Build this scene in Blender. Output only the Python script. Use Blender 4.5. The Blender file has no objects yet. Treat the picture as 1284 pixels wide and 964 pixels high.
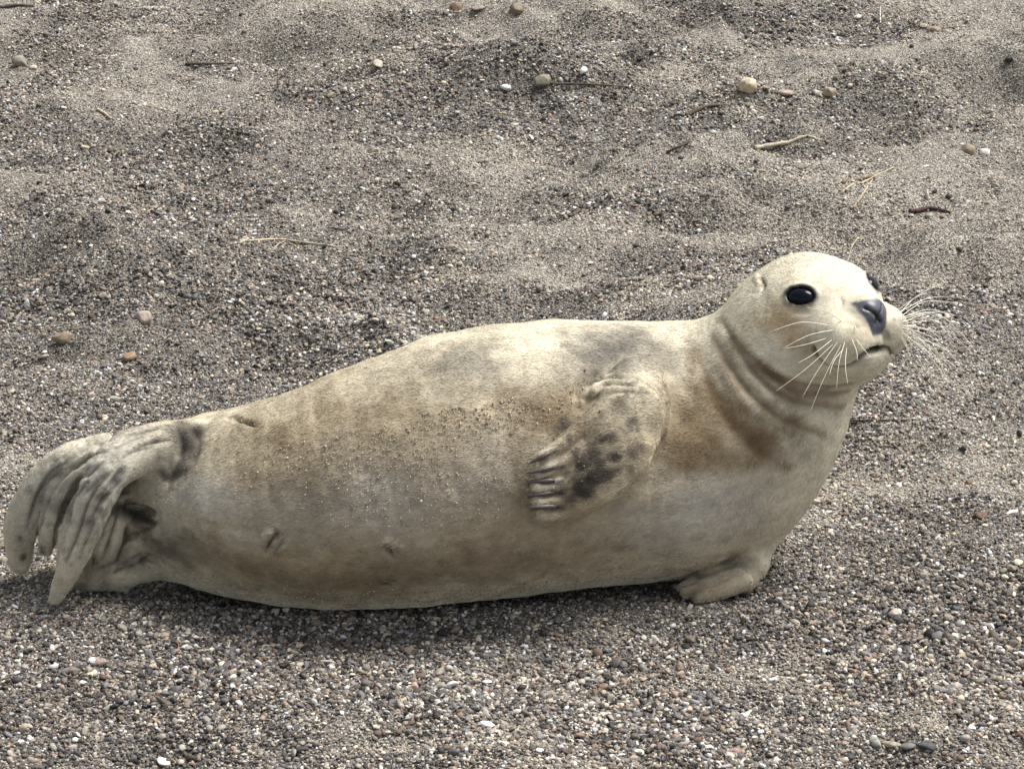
import bpy, math, time
import numpy as np
T0 = time.time()
R = math.radians
scene = bpy.context.scene

# ------------------------------------------------------------------ camera
F_PX, CU, CV = 3600.0, 642.0, 482.0          # focal length / centre in photo pixels
PITCH = R(20.0)
CAM = np.array([0.0, -3.64, 1.65])
cam = bpy.data.cameras.new('camera'); cam_ob = bpy.data.objects.new('camera', cam)
scene.collection.objects.link(cam_ob)
cam.sensor_width = 36.0; cam.sensor_fit = 'HORIZONTAL'; cam.lens = 36.0 * F_PX / 1284.0
cam.clip_start = 0.05; cam.clip_end = 500
cam_ob.location = CAM; cam_ob.rotation_euler = (math.pi / 2 - PITCH, 0, 0)
scene.camera = cam_ob

# ------------------------------------------------------------------ light
SUN_EL, SUN_AZ = R(63), R(68)                # azimuth from +Y (behind the animal) towards +X
world = bpy.data.worlds.new('World'); scene.world = world; world.use_nodes = True
wn = world.node_tree.nodes; wl = world.node_tree.links
bg = wn['Background']
sky = wn.new('ShaderNodeTexSky'); sky.sky_type = 'NISHITA'; sky.sun_disc = False
sky.sun_elevation = SUN_EL; sky.sun_rotation = SUN_AZ
sky.air_density = 1.0; sky.dust_density = 3.0; sky.ozone_density = 1.0
hsv = wn.new('ShaderNodeHueSaturation'); hsv.inputs['Saturation'].default_value = 0.35
wl.new(sky.outputs['Color'], hsv.inputs['Color']); wl.new(hsv.outputs['Color'], bg.inputs['Color'])
bg.inputs['Strength'].default_value = 0.046
sun = bpy.data.lights.new('sun', 'SUN'); sun.energy = 1.5; sun.angle = R(30); sun.color = (1.0, 0.97, 0.93)
sun_ob = bpy.data.objects.new('sun', sun); scene.collection.objects.link(sun_ob)
sun_ob.rotation_euler = (-(math.pi / 2 - SUN_EL), 0, -SUN_AZ)
sun_ob.location = (1.0, 2.0, 4.0)
vs = scene.view_settings
vs.view_transform = 'Standard'; vs.look = 'None'; vs.gamma = 1.0; vs.exposure = 1.78; vs.use_curve_mapping = False

# ------------------------------------------------------------------ helpers
rng = np.random.default_rng(7)
FWD = np.array([0, math.cos(PITCH), -math.sin(PITCH)])
UPV = np.array([0, math.sin(PITCH), math.cos(PITCH)])
RGT = np.array([1.0, 0, 0])

def ray(u, v):
    d = FWD + RGT * ((u - CU) / F_PX) - UPV * ((v - CV) / F_PX)
    return d / np.linalg.norm(d)

def P(u, v, Y):                              # photo pixel -> point on the vertical plane y = Y
    d = ray(u, v); return CAM + d * ((Y - CAM[1]) / d[1])

def PG(u, v, z=0.0):                         # photo pixel -> point on the level z
    d = ray(u, v); return CAM + d * ((z - CAM[2]) / d[2])

def project(Q):
    q = np.atleast_2d(Q) - CAM
    t = q @ FWD
    return CU + F_PX * (q @ RGT) / t, CV - F_PX * (q @ UPV) / t

def px2m(p):                                 # metres per photo pixel at a point
    return float((np.asarray(p) - CAM) @ FWD) / F_PX

def _hash(ix, iy, iz, seed):
    h = (ix.astype(np.int64) * 374761393 + iy.astype(np.int64) * 668265263 +
         iz.astype(np.int64) * 2147483647 + seed * 1274126177) & 0xFFFFFFFF
    h = ((h ^ (h >> 13)) * 1274126177) & 0xFFFFFFFF
    h = ((h ^ (h >> 16)) * 2246822519) & 0xFFFFFFFF
    h = h ^ (h >> 15)
    return (h & 0xFFFFFF).astype(np.float64) / 0xFFFFFF

def vnoise(Q, scale, seed=0):                # value noise in -1..1
    q = np.asarray(Q, dtype=np.float64) * scale
    i = np.floor(q).astype(np.int64); f = q - i; f = f * f * f * (f * (f * 6 - 15) + 10)
    out = 0
    for dx in (0, 1):
        wx = f[:, 0] if dx else 1 - f[:, 0]
        for dy in (0, 1):
            wy = f[:, 1] if dy else 1 - f[:, 1]
            for dz in (0, 1):
                wz = f[:, 2] if dz else 1 - f[:, 2]
                out = out + wx * wy * wz * _hash(i[:, 0] + dx, i[:, 1] + dy, i[:, 2] + dz, seed)
    return out * 2 - 1

def fbm(Q, scale, octv=4, seed=0, gain=0.5):
    a, s, o = 1.0, scale, 0
    for k in range(octv):
        o = o + a * vnoise(Q, s, seed + k * 17); a *= gain; s *= 2.03
    return o

def sstep(a, b, x):
    t = np.clip((x - a) / (b - a), 0, 1); return t * t * (3 - 2 * t)

def srgb(r, g, b):
    c = np.array([r, g, b]) / 255.0
    return np.where(c <= 0.04045, c / 12.92, ((c + 0.055) / 1.055) ** 2.4)

def link(o, parent=None):
    scene.collection.objects.link(o)
    if parent is not None: o.parent = parent
    return o

def mesh_obj(name, verts, faces, mat, parent=None, smooth=True):
    me = bpy.data.meshes.new(name)
    me.from_pydata([tuple(v) for v in verts], [], [tuple(int(i) for i in f) for f in faces])
    me.materials.append(mat)
    if smooth: me.polygons.foreach_set('use_smooth', np.ones(len(me.polygons), dtype=bool))
    me.update()
    return link(bpy.data.objects.new(name, me), parent)

def fast_mesh(name, V, quads):
    me = bpy.data.meshes.new(name); n = len(quads); k = quads.shape[1]
    me.vertices.add(len(V)); me.vertices.foreach_set('co', V.astype(np.float32).ravel())
    me.loops.add(n * k); me.loops.foreach_set('vertex_index', quads.astype(np.int32).ravel())
    me.polygons.add(n); me.polygons.foreach_set('loop_start', np.arange(0, n * k, k, dtype=np.int32))
    me.polygons.foreach_set('use_smooth', np.ones(n, dtype=bool))
    me.update(calc_edges=True); me.validate()
    return me

def set_col(me, name, C, domain='POINT'):
    a = me.attributes.new(name, 'FLOAT_COLOR', domain)
    C4 = np.ones((len(C), 4), dtype=np.float32); C4[:, :3] = C
    a.data.foreach_set('color', C4.ravel())

def tag(o, label, cat=None, group=None, kind=None):
    if label: o['label'] = label
    if cat: o['category'] = cat
    if group: o['group'] = group
    if kind: o['kind'] = kind
    return o

# ------------------------------------------------------------------ materials
def new_mat(name):
    m = bpy.data.materials.new(name); m.use_nodes = True
    return m, m.node_tree.nodes, m.node_tree.links, m.node_tree.nodes['Principled BSDF']

def stone_mat(name, col, rough=0.75, var=0.25, scale=180.0):
    m, n, l, b = new_mat(name)
    tc = n.new('ShaderNodeTexCoord'); nz = n.new('ShaderNodeTexNoise')
    nz.inputs['Scale'].default_value = scale; nz.inputs['Detail'].default_value = 5
    rp = n.new('ShaderNodeValToRGB')
    rp.color_ramp.elements[0].position = 0.3; rp.color_ramp.elements[1].position = 0.7
    c = np.array(col)
    rp.color_ramp.elements[0].color = (*(c * (1 - var)), 1); rp.color_ramp.elements[1].color = (*np.minimum(c * (1 + var), 0.85), 1)
    l.new(tc.outputs['Object'], nz.inputs['Vector']); l.new(nz.outputs['Fac'], rp.inputs['Fac'])
    l.new(rp.outputs['Color'], b.inputs['Base Color'])
    bp = n.new('ShaderNodeBump'); bp.inputs['Strength'].default_value = 0.35; bp.inputs['Distance'].default_value = 0.001
    l.new(nz.outputs['Fac'], bp.inputs['Height']); l.new(bp.outputs['Normal'], b.inputs['Normal'])
    b.inputs['Roughness'].default_value = rough
    return m

# gravel: colour comes with each instance
MAT_GRAVEL, n, l, b = new_mat('gravel')
at = n.new('ShaderNodeAttribute'); at.attribute_type = 'INSTANCER'; at.attribute_name = 'col'
l.new(at.outputs['Color'], b.inputs['Base Color']); b.inputs['Roughness'].default_value = 0.62
b.inputs['Specular IOR Level'].default_value = 0.35

# sand sheet under the gravel
MAT_SAND, n, l, b = new_mat('sand')
tc = n.new('ShaderNodeTexCoord')
vo = n.new('ShaderNodeTexVoronoi'); vo.inputs['Scale'].default_value = 380.0
n2 = n.new('ShaderNodeTexNoise'); n2.inputs['Scale'].default_value = 3.0; n2.inputs['Detail'].default_value = 5
rp = n.new('ShaderNodeValToRGB'); cr = rp.color_ramp; cr.interpolation = 'CONSTANT'
stops = [(0.0, srgb(66, 63, 60)), (0.18, srgb(112, 107, 99)), (0.36, srgb(86, 82, 77)), (0.52, srgb(140, 133, 121)),
         (0.68, srgb(100, 95, 89)), (0.82, srgb(158, 151, 138)), (0.93, srgb(50, 48, 48))]
cr.elements[0].position = stops[0][0]; cr.elements[0].color = (*stops[0][1], 1)
cr.elements[1].position = stops[1][0]; cr.elements[1].color = (*stops[1][1], 1)
for p_, c_ in stops[2:]:
    e = cr.elements.new(p_); e.color = (*c_, 1)
sp = n.new('ShaderNodeSeparateColor')
l.new(tc.outputs['Object'], vo.inputs['Vector']); l.new(tc.outputs['Object'], n2.inputs['Vector'])
l.new(vo.outputs['Color'], sp.inputs['Color']); l.new(sp.outputs['Red'], rp.inputs['Fac'])
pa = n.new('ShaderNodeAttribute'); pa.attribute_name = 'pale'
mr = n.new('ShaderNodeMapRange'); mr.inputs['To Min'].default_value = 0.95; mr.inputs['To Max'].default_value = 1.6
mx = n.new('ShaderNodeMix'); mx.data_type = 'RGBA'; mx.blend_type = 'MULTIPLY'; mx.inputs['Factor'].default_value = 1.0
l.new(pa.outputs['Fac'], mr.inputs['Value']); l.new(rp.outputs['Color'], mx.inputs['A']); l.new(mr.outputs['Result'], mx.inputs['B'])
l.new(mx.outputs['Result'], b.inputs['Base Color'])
bp = n.new('ShaderNodeBump'); bp.inputs['Strength'].default_value = 0.9; bp.inputs['Distance'].default_value = 0.0025; bp.invert = True
l.new(vo.outputs['Distance'], bp.inputs['Height']); l.new(bp.outputs['Normal'], b.inputs['Normal'])
b.inputs['Roughness'].default_value = 0.9

# seal skin: markings and painted shade are stored on the mesh, fine mottling on top
def coat_nodes(m, n, l, b, bump):
    at = n.new('ShaderNodeAttribute'); at.attribute_name = 'col'
    wet = n.new('ShaderNodeAttribute'); wet.attribute_name = 'bare'
    tc = n.new('ShaderNodeTexCoord')
    mp = n.new('ShaderNodeMapping'); mp.inputs['Scale'].default_value = (0.45, 1.0, 1.0)
    nz = n.new('ShaderNodeTexNoise'); nz.inputs['Scale'].default_value = 190; nz.inputs['Detail'].default_value = 6
    nz2 = n.new('ShaderNodeTexNoise'); nz2.inputs['Scale'].default_value = 34; nz2.inputs['Detail'].default_value = 6
    l.new(tc.outputs['Object'], mp.inputs['Vector']); l.new(mp.outputs['Vector'], nz.inputs['Vector'])
    l.new(tc.outputs['Object'], nz2.inputs['Vector'])
    ad = n.new('ShaderNodeMath'); ad.operation = 'ADD'
    l.new(nz.outputs['Fac'], ad.inputs[0]); l.new(nz2.outputs['Fac'], ad.inputs[1])
    mr = n.new('ShaderNodeMapRange'); mr.inputs['From Min'].default_value = 0.6; mr.inputs['From Max'].default_value = 1.4
    mr.inputs['To Min'].default_value = 0.74; mr.inputs['To Max'].default_value = 1.2
    l.new(ad.outputs[0], mr.inputs['Value'])
    mx = n.new('ShaderNodeMix'); mx.data_type = 'RGBA'; mx.blend_type = 'MULTIPLY'; mx.inputs['Factor'].default_value = 1.0
    l.new(at.outputs['Color'], mx.inputs['A']); l.new(mr.outputs['Result'], mx.inputs['B'])
    l.new(mx.outputs['Result'], b.inputs['Base Color'])
    rr = n.new('ShaderNodeMapRange'); rr.inputs['To Min'].default_value = 0.72; rr.inputs['To Max'].default_value = 0.33
    l.new(wet.outputs['Fac'], rr.inputs['Value']); l.new(rr.outputs['Result'], b.inputs['Roughness'])
    b.inputs['Specular IOR Level'].default_value = 0.3
    bp = n.new('ShaderNodeBump'); bp.inputs['Strength'].default_value = bump; bp.inputs['Distance'].default_value = 0.0022
    l.new(ad.outputs[0], bp.inputs['Height']); l.new(bp.outputs['Normal'], b.inputs['Normal'])
MAT_SKIN, n, l, b = new_mat('seal_coat'); coat_nodes(MAT_SKIN, n, l, b, 0.16)

MAT_FUR, n, l, b = new_mat('fur')
at = n.new('ShaderNodeAttribute'); at.attribute_name = 'col'
l.new(at.outputs['Color'], b.inputs['Base Color']); b.inputs['Roughness'].default_value = 0.45
b.inputs['Specular IOR Level'].default_value = 0.4

MAT_EYE, n, l, b = new_mat('eye'); b.inputs['Base Color'].default_value = (0.004, 0.005, 0.010, 1)
b.inputs['Roughness'].default_value = 0.06; b.inputs['IOR'].default_value = 1.33; b.inputs['Specular IOR Level'].default_value = 0.35
MAT_WHISKER, n, l, b = new_mat('whisker'); b.inputs['Base Color'].default_value = (0.82, 0.78, 0.66, 1); b.inputs['Roughness'].default_value = 0.4
MAT_CLAW = stone_mat('claw', srgb(92, 82, 78), 0.45, 0.3, 400)

# ------------------------------------------------------------------ ground
FOOT_A, FOOT_B = np.array([-0.50, 0.10]), np.array([0.27, 0.10])
PITS = []                                     # (x, y, rx, ry, depth)
for (u, v, ru, rv, dep) in [(290, 38, 55, 9, .05), (345, 55, 40, 9, .03), (400, 103, 75, 10, .035), (800, 98, 40, 8, .045), (270, 240, 60, 16, .025),
                            (965, 182, 34, 8, .05), (730, 150, 50, 10, .03), (130, 260, 60, 18, .03), (200, 470, 70, 14, .02),
                            (560, 330, 90, 14, .025), (1230, 120, 60, 10, .03), (880, 165, 45, 8, .03), (1220, 180, 40, 9, .03),
                            (640, 200, 90, 10, .02), (60, 55, 50, 9, .03), (1060, 310, 60, 8, .02), (1250, 300, 50, 12, .03), (1095, 545, 40, 7, .018)]:
    g = PG(u, v); s = px2m(g)
    PITS.append((g[0], g[1], ru * s, rv * s / 0.30, dep))

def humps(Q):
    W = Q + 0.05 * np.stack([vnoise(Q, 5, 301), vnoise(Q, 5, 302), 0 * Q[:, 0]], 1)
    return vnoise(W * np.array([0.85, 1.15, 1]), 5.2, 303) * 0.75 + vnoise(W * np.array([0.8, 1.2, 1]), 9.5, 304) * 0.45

def sandiness(Q):                             # where fine pale sand lies; hump term paints lit crests, shaded hollows
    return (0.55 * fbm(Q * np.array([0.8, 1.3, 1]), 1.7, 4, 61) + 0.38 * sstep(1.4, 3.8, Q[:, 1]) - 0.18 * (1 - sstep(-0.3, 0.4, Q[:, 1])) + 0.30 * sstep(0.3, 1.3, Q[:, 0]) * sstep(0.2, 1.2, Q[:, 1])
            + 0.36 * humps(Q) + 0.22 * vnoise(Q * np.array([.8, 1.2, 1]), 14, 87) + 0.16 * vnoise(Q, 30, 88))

def height(x, y):
    x = np.asarray(x, dtype=np.float64); y = np.asarray(y, dtype=np.float64)
    Q = np.stack([x, y, np.zeros_like(x)], 1)
    ab = FOOT_B - FOOT_A
    t = np.clip(((x - FOOT_A[0]) * ab[0] + (y - FOOT_A[1]) * ab[1]) / (ab @ ab), 0, 1)
    d = np.hypot(x - FOOT_A[0] - t * ab[0], y - FOOT_A[1] - t * ab[1])
    m = sstep(0.12, 0.7, d)
    far = 0.45 + 0.55 * sstep(0.2, 1.4, y)
    Qa = Q * np.array([0.8, 1.25, 1])
    big = fbm(Qa, 2.1, 3, 3) * 0.042
    rid = (0.5 - np.abs(vnoise(Qa + 0.12 * vnoise(Q, 3, 91)[:, None], 3.1, 40))) * 0.075
    hump = humps(Q)
    h = (big + rid) * m * far + hump * (0.007 + 0.017 * m * far) + fbm(Q, 14, 3, 12) * (0.003 + 0.009 * m) + fbm(Q, 40, 2, 23) * 0.0022
    for (px, py, rx, ry, dp) in PITS:
        e = ((x - px) / rx) ** 2 + ((y - py) / ry) ** 2
        h -= dp * np.exp(-e * 1.4)
        h += dp * 0.5 * np.exp(-(((x - px) / (rx * 1.3)) ** 2 + ((y - py - ry * 1.7) / (ry * 0.8)) ** 2) * 1.4)
    # sand pushed up a little along the flank, pressed down under the belly
    h += 0.013 * np.exp(-((d - 0.15) / 0.05) ** 2) - 0.012 * np.exp(-(d / 0.09) ** 2)
    return h - 0.004

def hgrid(x, y):                              # the same heights read back from the sheet
    fx = np.interp(x, gx, np.arange(nx)); fy = np.interp(y, gy, np.arange(ny))
    i = np.minimum(fx.astype(int), nx - 2); j = np.minimum(fy.astype(int), ny - 2); a = fx - i; b_ = fy - j
    Z = ZZ.reshape(nx, ny)
    return (Z[i, j] * (1 - a) + Z[i + 1, j] * a) * (1 - b_) + (Z[i, j + 1] * (1 - a) + Z[i + 1, j + 1] * a) * b_

def ground_point(u, v):                       # first place where the ray through a photo pixel meets the sheet
    d = ray(u, v); t = np.arange(2.8, 14, 0.004); Q = CAM + t[:, None] * d
    k = int(np.argmax(Q[:, 2] < hgrid(Q[:, 0], Q[:, 1])))
    p = Q[k].copy(); p[2] = hgrid(p[0:1], p[1:2])[0]
    return p

def axis_coords(lo, hi, step, ext, nout=14):
    core = np.arange(lo, hi + 1e-6, step); q = np.geomspace(step * 2, ext, nout)
    return np.concatenate([lo - q[::-1], core, hi + q])
gx = axis_coords(-2.3, 2.3, 0.016, 60); gy = axis_coords(-1.0, 5.2, 0.016, 60)
XX, YY = np.meshgrid(gx, gy, indexing='ij')
ZZ = height(XX.ravel(), YY.ravel())
V = np.stack([XX.ravel(), YY.ravel(), ZZ], 1)
nx, ny = len(gx), len(gy)
I = np.arange(nx * ny).reshape(nx, ny)
Qd = np.stack([I[:-1, :-1].ravel(), I[1:, :-1].ravel(), I[1:, 1:].ravel(), I[:-1, 1:].ravel()], 1)
me = fast_mesh('beach_ground', V, Qd); me.materials.append(MAT_SAND)
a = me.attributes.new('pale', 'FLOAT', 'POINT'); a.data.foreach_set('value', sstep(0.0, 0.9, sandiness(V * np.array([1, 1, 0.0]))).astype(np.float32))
ground = link(bpy.data.objects.new('beach_ground', me)); tag(ground, None, kind='structure')
print('ground', time.time() - T0)

# ---- pebble shapes
def ico(sub):
    t = (1 + 5 ** 0.5) / 2
    v = [(-1, t, 0), (1, t, 0), (-1, -t, 0), (1, -t, 0), (0, -1, t), (0, 1, t), (0, -1, -t), (0, 1, -t), (t, 0, -1), (t, 0, 1), (-t, 0, -1), (-t, 0, 1)]
    f = [(0, 11, 5), (0, 5, 1), (0, 1, 7), (0, 7, 10), (0, 10, 11), (1, 5, 9), (5, 11, 4), (11, 10, 2), (10, 7, 6), (7, 1, 8), (3, 9, 4), (3, 4, 2), (3, 2, 6), (3, 6, 8), (3, 8, 9), (4, 9, 5), (2, 4, 11), (6, 2, 10), (8, 6, 7), (9, 8, 1)]
    v = [np.array(p) / np.linalg.norm(p) for p in v]
    for _ in range(sub):
        mid = {}; nf = []
        def m(a, b):
            k = (min(a, b), max(a, b))
            if k not in mid:
                p = v[a] + v[b]; v.append(p / np.linalg.norm(p)); mid[k] = len(v) - 1
            return mid[k]
        for a, b_, c in f:
            ab, bc, ca = m(a, b_), m(b_, c), m(c, a); nf += [(a, ab, ca), (b_, bc, ab), (c, ca, bc), (ab, bc, ca)]
        f = nf
    return np.array(v), np.array(f)
ICO1, ICO2, ICO3 = ico(1), ico(2), ico(3)

def pebble_verts(base, seed, rough=0.25, cuts=4):
    r = np.random.default_rng(seed)
    v = base.copy()
    v *= (1 + rough * vnoise(v + seed * 3.1, 1.3, seed))[:, None]
    for k in range(cuts):                                    # worn facets
        nrm = r.normal(size=3); nrm /= np.linalg.norm(nrm); lim = r.uniform(0.55, 0.85)
        d = v @ nrm; over = np.maximum(d - lim, 0); v -= nrm * (over * 0.85)[:, None]
    return v * np.array([1.0, r.uniform(0.6, 0.9), r.uniform(0.42, 0.68)])

peb_col = bpy.data.collections.new('pebble_shapes')
NP = 12
for k in range(NP):
    v = pebble_verts(ICO1[0] if k % 3 else ICO1[0], 100 + k, 0.3, 5)
    me = bpy.data.meshes.new('pebble_shape'); me.from_pydata([tuple(q) for q in v], [], [tuple(int(i) for i in f) for f in ICO1[1]])
    me.materials.append(MAT_GRAVEL); me.polygons.foreach_set('use_smooth', np.full(len(me.polygons), k % 2 == 0))
    me.update(); peb_col.objects.link(bpy.data.objects.new('pebble_shape_%02d' % k, me))

# ---- where gravel lies: the strip the camera can see and a margin around it
N_TRY = 1050000
yy = -0.75 + 5.1 * rng.random(N_TRY) ** 1.25
half = (0.72 + (yy + 0.75) * 0.215)
xx = (rng.random(N_TRY) * 2 - 1) * half
dens = np.clip(0.60 + 0 * yy, 0, 1)
# a wider, thinner-laid apron on the sides and behind, for a viewer who steps aside
N_OUT = 230000
yo = -0.9 + 6.3 * rng.random(N_OUT); ho = 0.72 + (yo + 0.75) * 0.215
xo = np.where(rng.random(N_OUT) < 0.5, -1, 1) * (ho + 0.85 * rng.random(N_OUT))
beh = yo > 4.35; xo[beh] = (rng.random(beh.sum()) * 2 - 1) * 2.6
outer = np.concatenate([np.zeros(N_TRY, bool), np.ones(N_OUT, bool)])
xx = np.concatenate([xx, xo]); yy = np.concatenate([yy, yo])
Q0 = np.stack([xx, yy, 0 * xx], 1)
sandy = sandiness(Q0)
coarse = fbm(Q0, 4.5, 3, 77)
GRAVEL_N = 660000
keep = rng.random(N_TRY + N_OUT) < np.clip(1.0 - 0.55 * sstep(0.3, 1.0, sandy), 0.3, 1)
idx = np.concatenate([np.nonzero(keep & ~outer)[0][:GRAVEL_N], np.nonzero(keep & outer)[0]]); outer = outer[idx]
x, y, sandy, coarse = xx[idx], yy[idx], sandy[idx], coarse[idx]
N = len(x)
size = np.exp(rng.normal(math.log(0.00228), 0.38, N))
size *= 1 + 0.25 * np.clip(coarse, -1, 1) + 0.12 * sstep(-0.1, -0.7, sandy) - 0.28 * sstep(0.15, 0.9, sandy)
size *= 1 + 0.12 * sstep(1.0, 3.5, y)
size *= np.where(outer, 1.3, 1.0); size = np.clip(size, 0.0012, 0.0085)
z = hgrid(x, y) + size * rng.uniform(-0.35, 0.75, N)
pal = np.array([srgb(*c) for c in [(112, 104, 96), (146, 136, 122), (86, 80, 78), (58, 54, 54), (172, 160, 142), (128, 112, 96), (196, 188, 174),
                                   (100, 96, 102), (134, 104, 84), (222, 216, 206), (44, 40, 42), (152, 128, 108), (106, 84, 70), (120, 116, 118), (184, 164, 134)]])
pw = np.array([13, 12, 14, 12, 9, 9, 4.5, 9, 4, 2, 7, 6, 6, 9, 6], dtype=float); pw /= pw.sum()
ci = rng.choice(len(pal), N, p=pw)
C = pal[ci] * np.exp(rng.normal(-0.06, 0.32, N))[:, None]
C = (C * 0.66 + C.mean(1)[:, None] * 0.34) * np.array([1.10, 1.12, 1.12])
C = 0.17 * (C / 0.17) ** 1.18
C *= (0.74 + 0.28 * sstep(-0.6, 0.5, sandy))[:, None]          # darker stones where it is coarse, and in hollows as painted shade
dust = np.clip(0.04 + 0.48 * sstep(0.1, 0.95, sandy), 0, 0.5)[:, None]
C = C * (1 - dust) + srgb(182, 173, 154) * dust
C = np.clip(C, 0.01, 0.62)
me = bpy.data.meshes.new('gravel'); me.vertices.add(N)
me.vertices.foreach_set('co', np.stack([x, y, z], 1).astype(np.float32).ravel())
set_col(me, 'col', C)
asp = rng.uniform(0.75, 1.35, N)
a = me.attributes.new('scl', 'FLOAT_VECTOR', 'POINT'); a.data.foreach_set('vector', np.stack([size * asp, size, size * rng.uniform(.8, 1.3, N)], 1).astype(np.float32).ravel())
a = me.attributes.new('rot', 'FLOAT_VECTOR', 'POINT'); a.data.foreach_set('vector', np.stack([rng.normal(0, .45, N), rng.normal(0, .45, N), rng.random(N) * 6.283], 1).astype(np.float32).ravel())
a = me.attributes.new('idx', 'INT', 'POINT'); a.data.foreach_set('value', rng.integers(0, NP, N).astype(np.int32))
gravel = link(bpy.data.objects.new('gravel', me))
tag(gravel, 'loose grey and brown gravel mixed with coarse sand covering the beach', 'gravel', kind='stuff')
ng = bpy.data.node_groups.new('scatter_gravel', 'GeometryNodeTree')
ng.interface.new_socket('Geometry', in_out='INPUT', socket_type='NodeSocketGeometry')
ng.interface.new_socket('Geometry', in_out='OUTPUT', socket_type='NodeSocketGeometry')
N_ = ng.nodes; L_ = ng.links
gi = N_.new('NodeGroupInput'); go = N_.new('NodeGroupOutput')
ci_ = N_.new('GeometryNodeCollectionInfo'); ci_.inputs['Collection'].default_value = peb_col
ci_.inputs['Separate Children'].default_value = True; ci_.inputs['Reset Children'].default_value = True
iop = N_.new('GeometryNodeInstanceOnPoints'); iop.inputs['Pick Instance'].default_value = True
def named(nm, ty):
    q = N_.new('GeometryNodeInputNamedAttribute'); q.data_type = ty; q.inputs['Name'].default_value = nm
    return q.outputs['Attribute']
e2r = N_.new('FunctionNodeEulerToRotation')
L_.new(named('rot', 'FLOAT_VECTOR'), e2r.inputs[0]); L_.new(e2r.outputs[0], iop.inputs['Rotation'])
L_.new(named('scl', 'FLOAT_VECTOR'), iop.inputs['Scale']); L_.new(named('idx', 'INT'), iop.inputs['Instance Index'])
L_.new(gi.outputs[0], iop.inputs['Points']); L_.new(ci_.outputs[0], iop.inputs['Instance']); L_.new(iop.outputs[0], go.inputs[0])
md = gravel.modifiers.new('scatter', 'NODES'); md.node_group = ng
print('gravel', N, time.time() - T0)

# ------------------------------------------------------------------ the seal: a signed-distance body
def nrm_(q): return np.sqrt(np.einsum('ij,ij->i', q, q))
def seg_dist(p, a, b):
    ab = b - a; pa = p - a; h = np.minimum(np.maximum((pa @ ab) / (ab @ ab), 0), 1)
    return nrm_(pa - h[:, None] * ab), h
def ball(pts, rad):                           # bounding ball of a prim
    pts = np.asarray(pts); c = (pts.min(0) + pts.max(0)) / 2
    return c, float((np.linalg.norm(pts - c, axis=1) + np.asarray(rad)).max())

class Chain:                                  # min of tapered capsules along a path
    def __init__(s, pts, rad, k=0.02, flat=None):
        s.pts = [np.asarray(q, float) for q in pts]; s.rad = list(rad); s.k = k; s.flat = flat; s.op = 'u'; s.ball = ball(s.pts, s.rad)
    def __call__(s, p):
        o = None
        for i in range(len(s.pts) - 1):
            d, h = seg_dist(p, s.pts[i], s.pts[i + 1])
            d = d - (s.rad[i] + (s.rad[i + 1] - s.rad[i]) * h)
            o = d if o is None else np.minimum(o, d)
        return o

class Flat:                                   # chain squashed along a direction (a blade)
    def __init__(s, pts, rad, nrm, sq, k=0.01, op='u', ik=0.006):
        s.n = np.asarray(nrm, float) / np.linalg.norm(nrm); s.sq = sq; s.k = k; s.op = op; s.o = np.asarray(pts[0], float); s.ik = ik
        s.pts = [s.w(np.asarray(q, float)[None])[0] for q in pts]; s.rad = list(rad); s.ball = ball(pts, rad)
    def w(s, p):
        h = (p - s.o) @ s.n
        return p + np.outer(h, s.n) * (s.sq - 1)
    def __call__(s, p):
        q = s.w(p); o = None
        for i in range(len(s.pts) - 1):
            d, h = seg_dist(q, s.pts[i], s.pts[i + 1]); d = d - (s.rad[i] + (s.rad[i + 1] - s.rad[i]) * h)
            o = d if o is None else smin(o, d, s.ik)
        return o / (1 + (s.sq - 1) * 0.55)

class Ell:                                    # ellipsoid in an oriented frame
    def __init__(s, c, axes, r, k=0.02, op='u'):
        s.c = np.asarray(c, float); s.A = np.asarray(axes, float); s.r = np.asarray(r, float); s.k = k; s.op = op; s.ball = (s.c, float(s.r.max()))
    def __call__(s, p):
        q = (p - s.c) @ s.A.T
        k0 = nrm_(q / s.r); k1 = nrm_(q / s.r ** 2) + 1e-9
        return k0 * (k0 - 1) / k1

def path_dist(p, pts):
    if len(pts) == 1: return nrm_(p - pts[0])
    o = None
    for i in range(len(pts) - 1):
        if abs(pts[i] - pts[i + 1]).max() < 1e-7: continue
        d, _ = seg_dist(p, pts[i], pts[i + 1]); o = d if o is None else np.minimum(o, d)
    return o

def smin(a, b, k):
    h = np.maximum(k - np.abs(a - b), 0) / k; return np.minimum(a, b) - h * h * k * 0.25
def smax(a, b, k): return -smin(-a, -b, k)

def field(prims, p, rad=None, dc=None):
    """distance at p; with rad given, p is one block of that radius and dc the distance at its centre"""
    d = None
    if rad is not None: c = (p[0] + p[-1])[None] / 2
    for f in prims:
        if rad is not None:
            lb = math.sqrt(((c[0] - f.ball[0]) ** 2).sum()) - f.ball[1]
            lim = (max(dc, 0) + 2 * rad + f.k) if f.op == 'u' else 2 * rad + f.k
            if lb > lim: continue
            if f.op == 'u' and f(c)[0] > dc + 2.4 * rad + f.k + 0.006: continue
        if f.op == 'u':
            v = f(p); d = v if d is None else smin(d, v, f.k)
        else:
            d = smax(d, -f(p), f.k)
    return np.full(len(p), 0.05) if d is None else d

def spline(pts, n):
    pts = np.asarray(pts, float); k = len(pts); out = []
    for t in np.linspace(0, k - 1, n):
        i = min(int(t), k - 2); f = t - i
        p0 = pts[max(i - 1, 0)]; p1 = pts[i]; p2 = pts[i + 1]; p3 = pts[min(i + 2, k - 1)]
        out.append(0.5 * ((2 * p1) + (-p0 + p2) * f + (2 * p0 - 5 * p1 + 4 * p2 - p3) * f ** 2 + (-p0 + 3 * p1 - 3 * p2 + p3) * f ** 3))
    return np.array(out)

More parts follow.
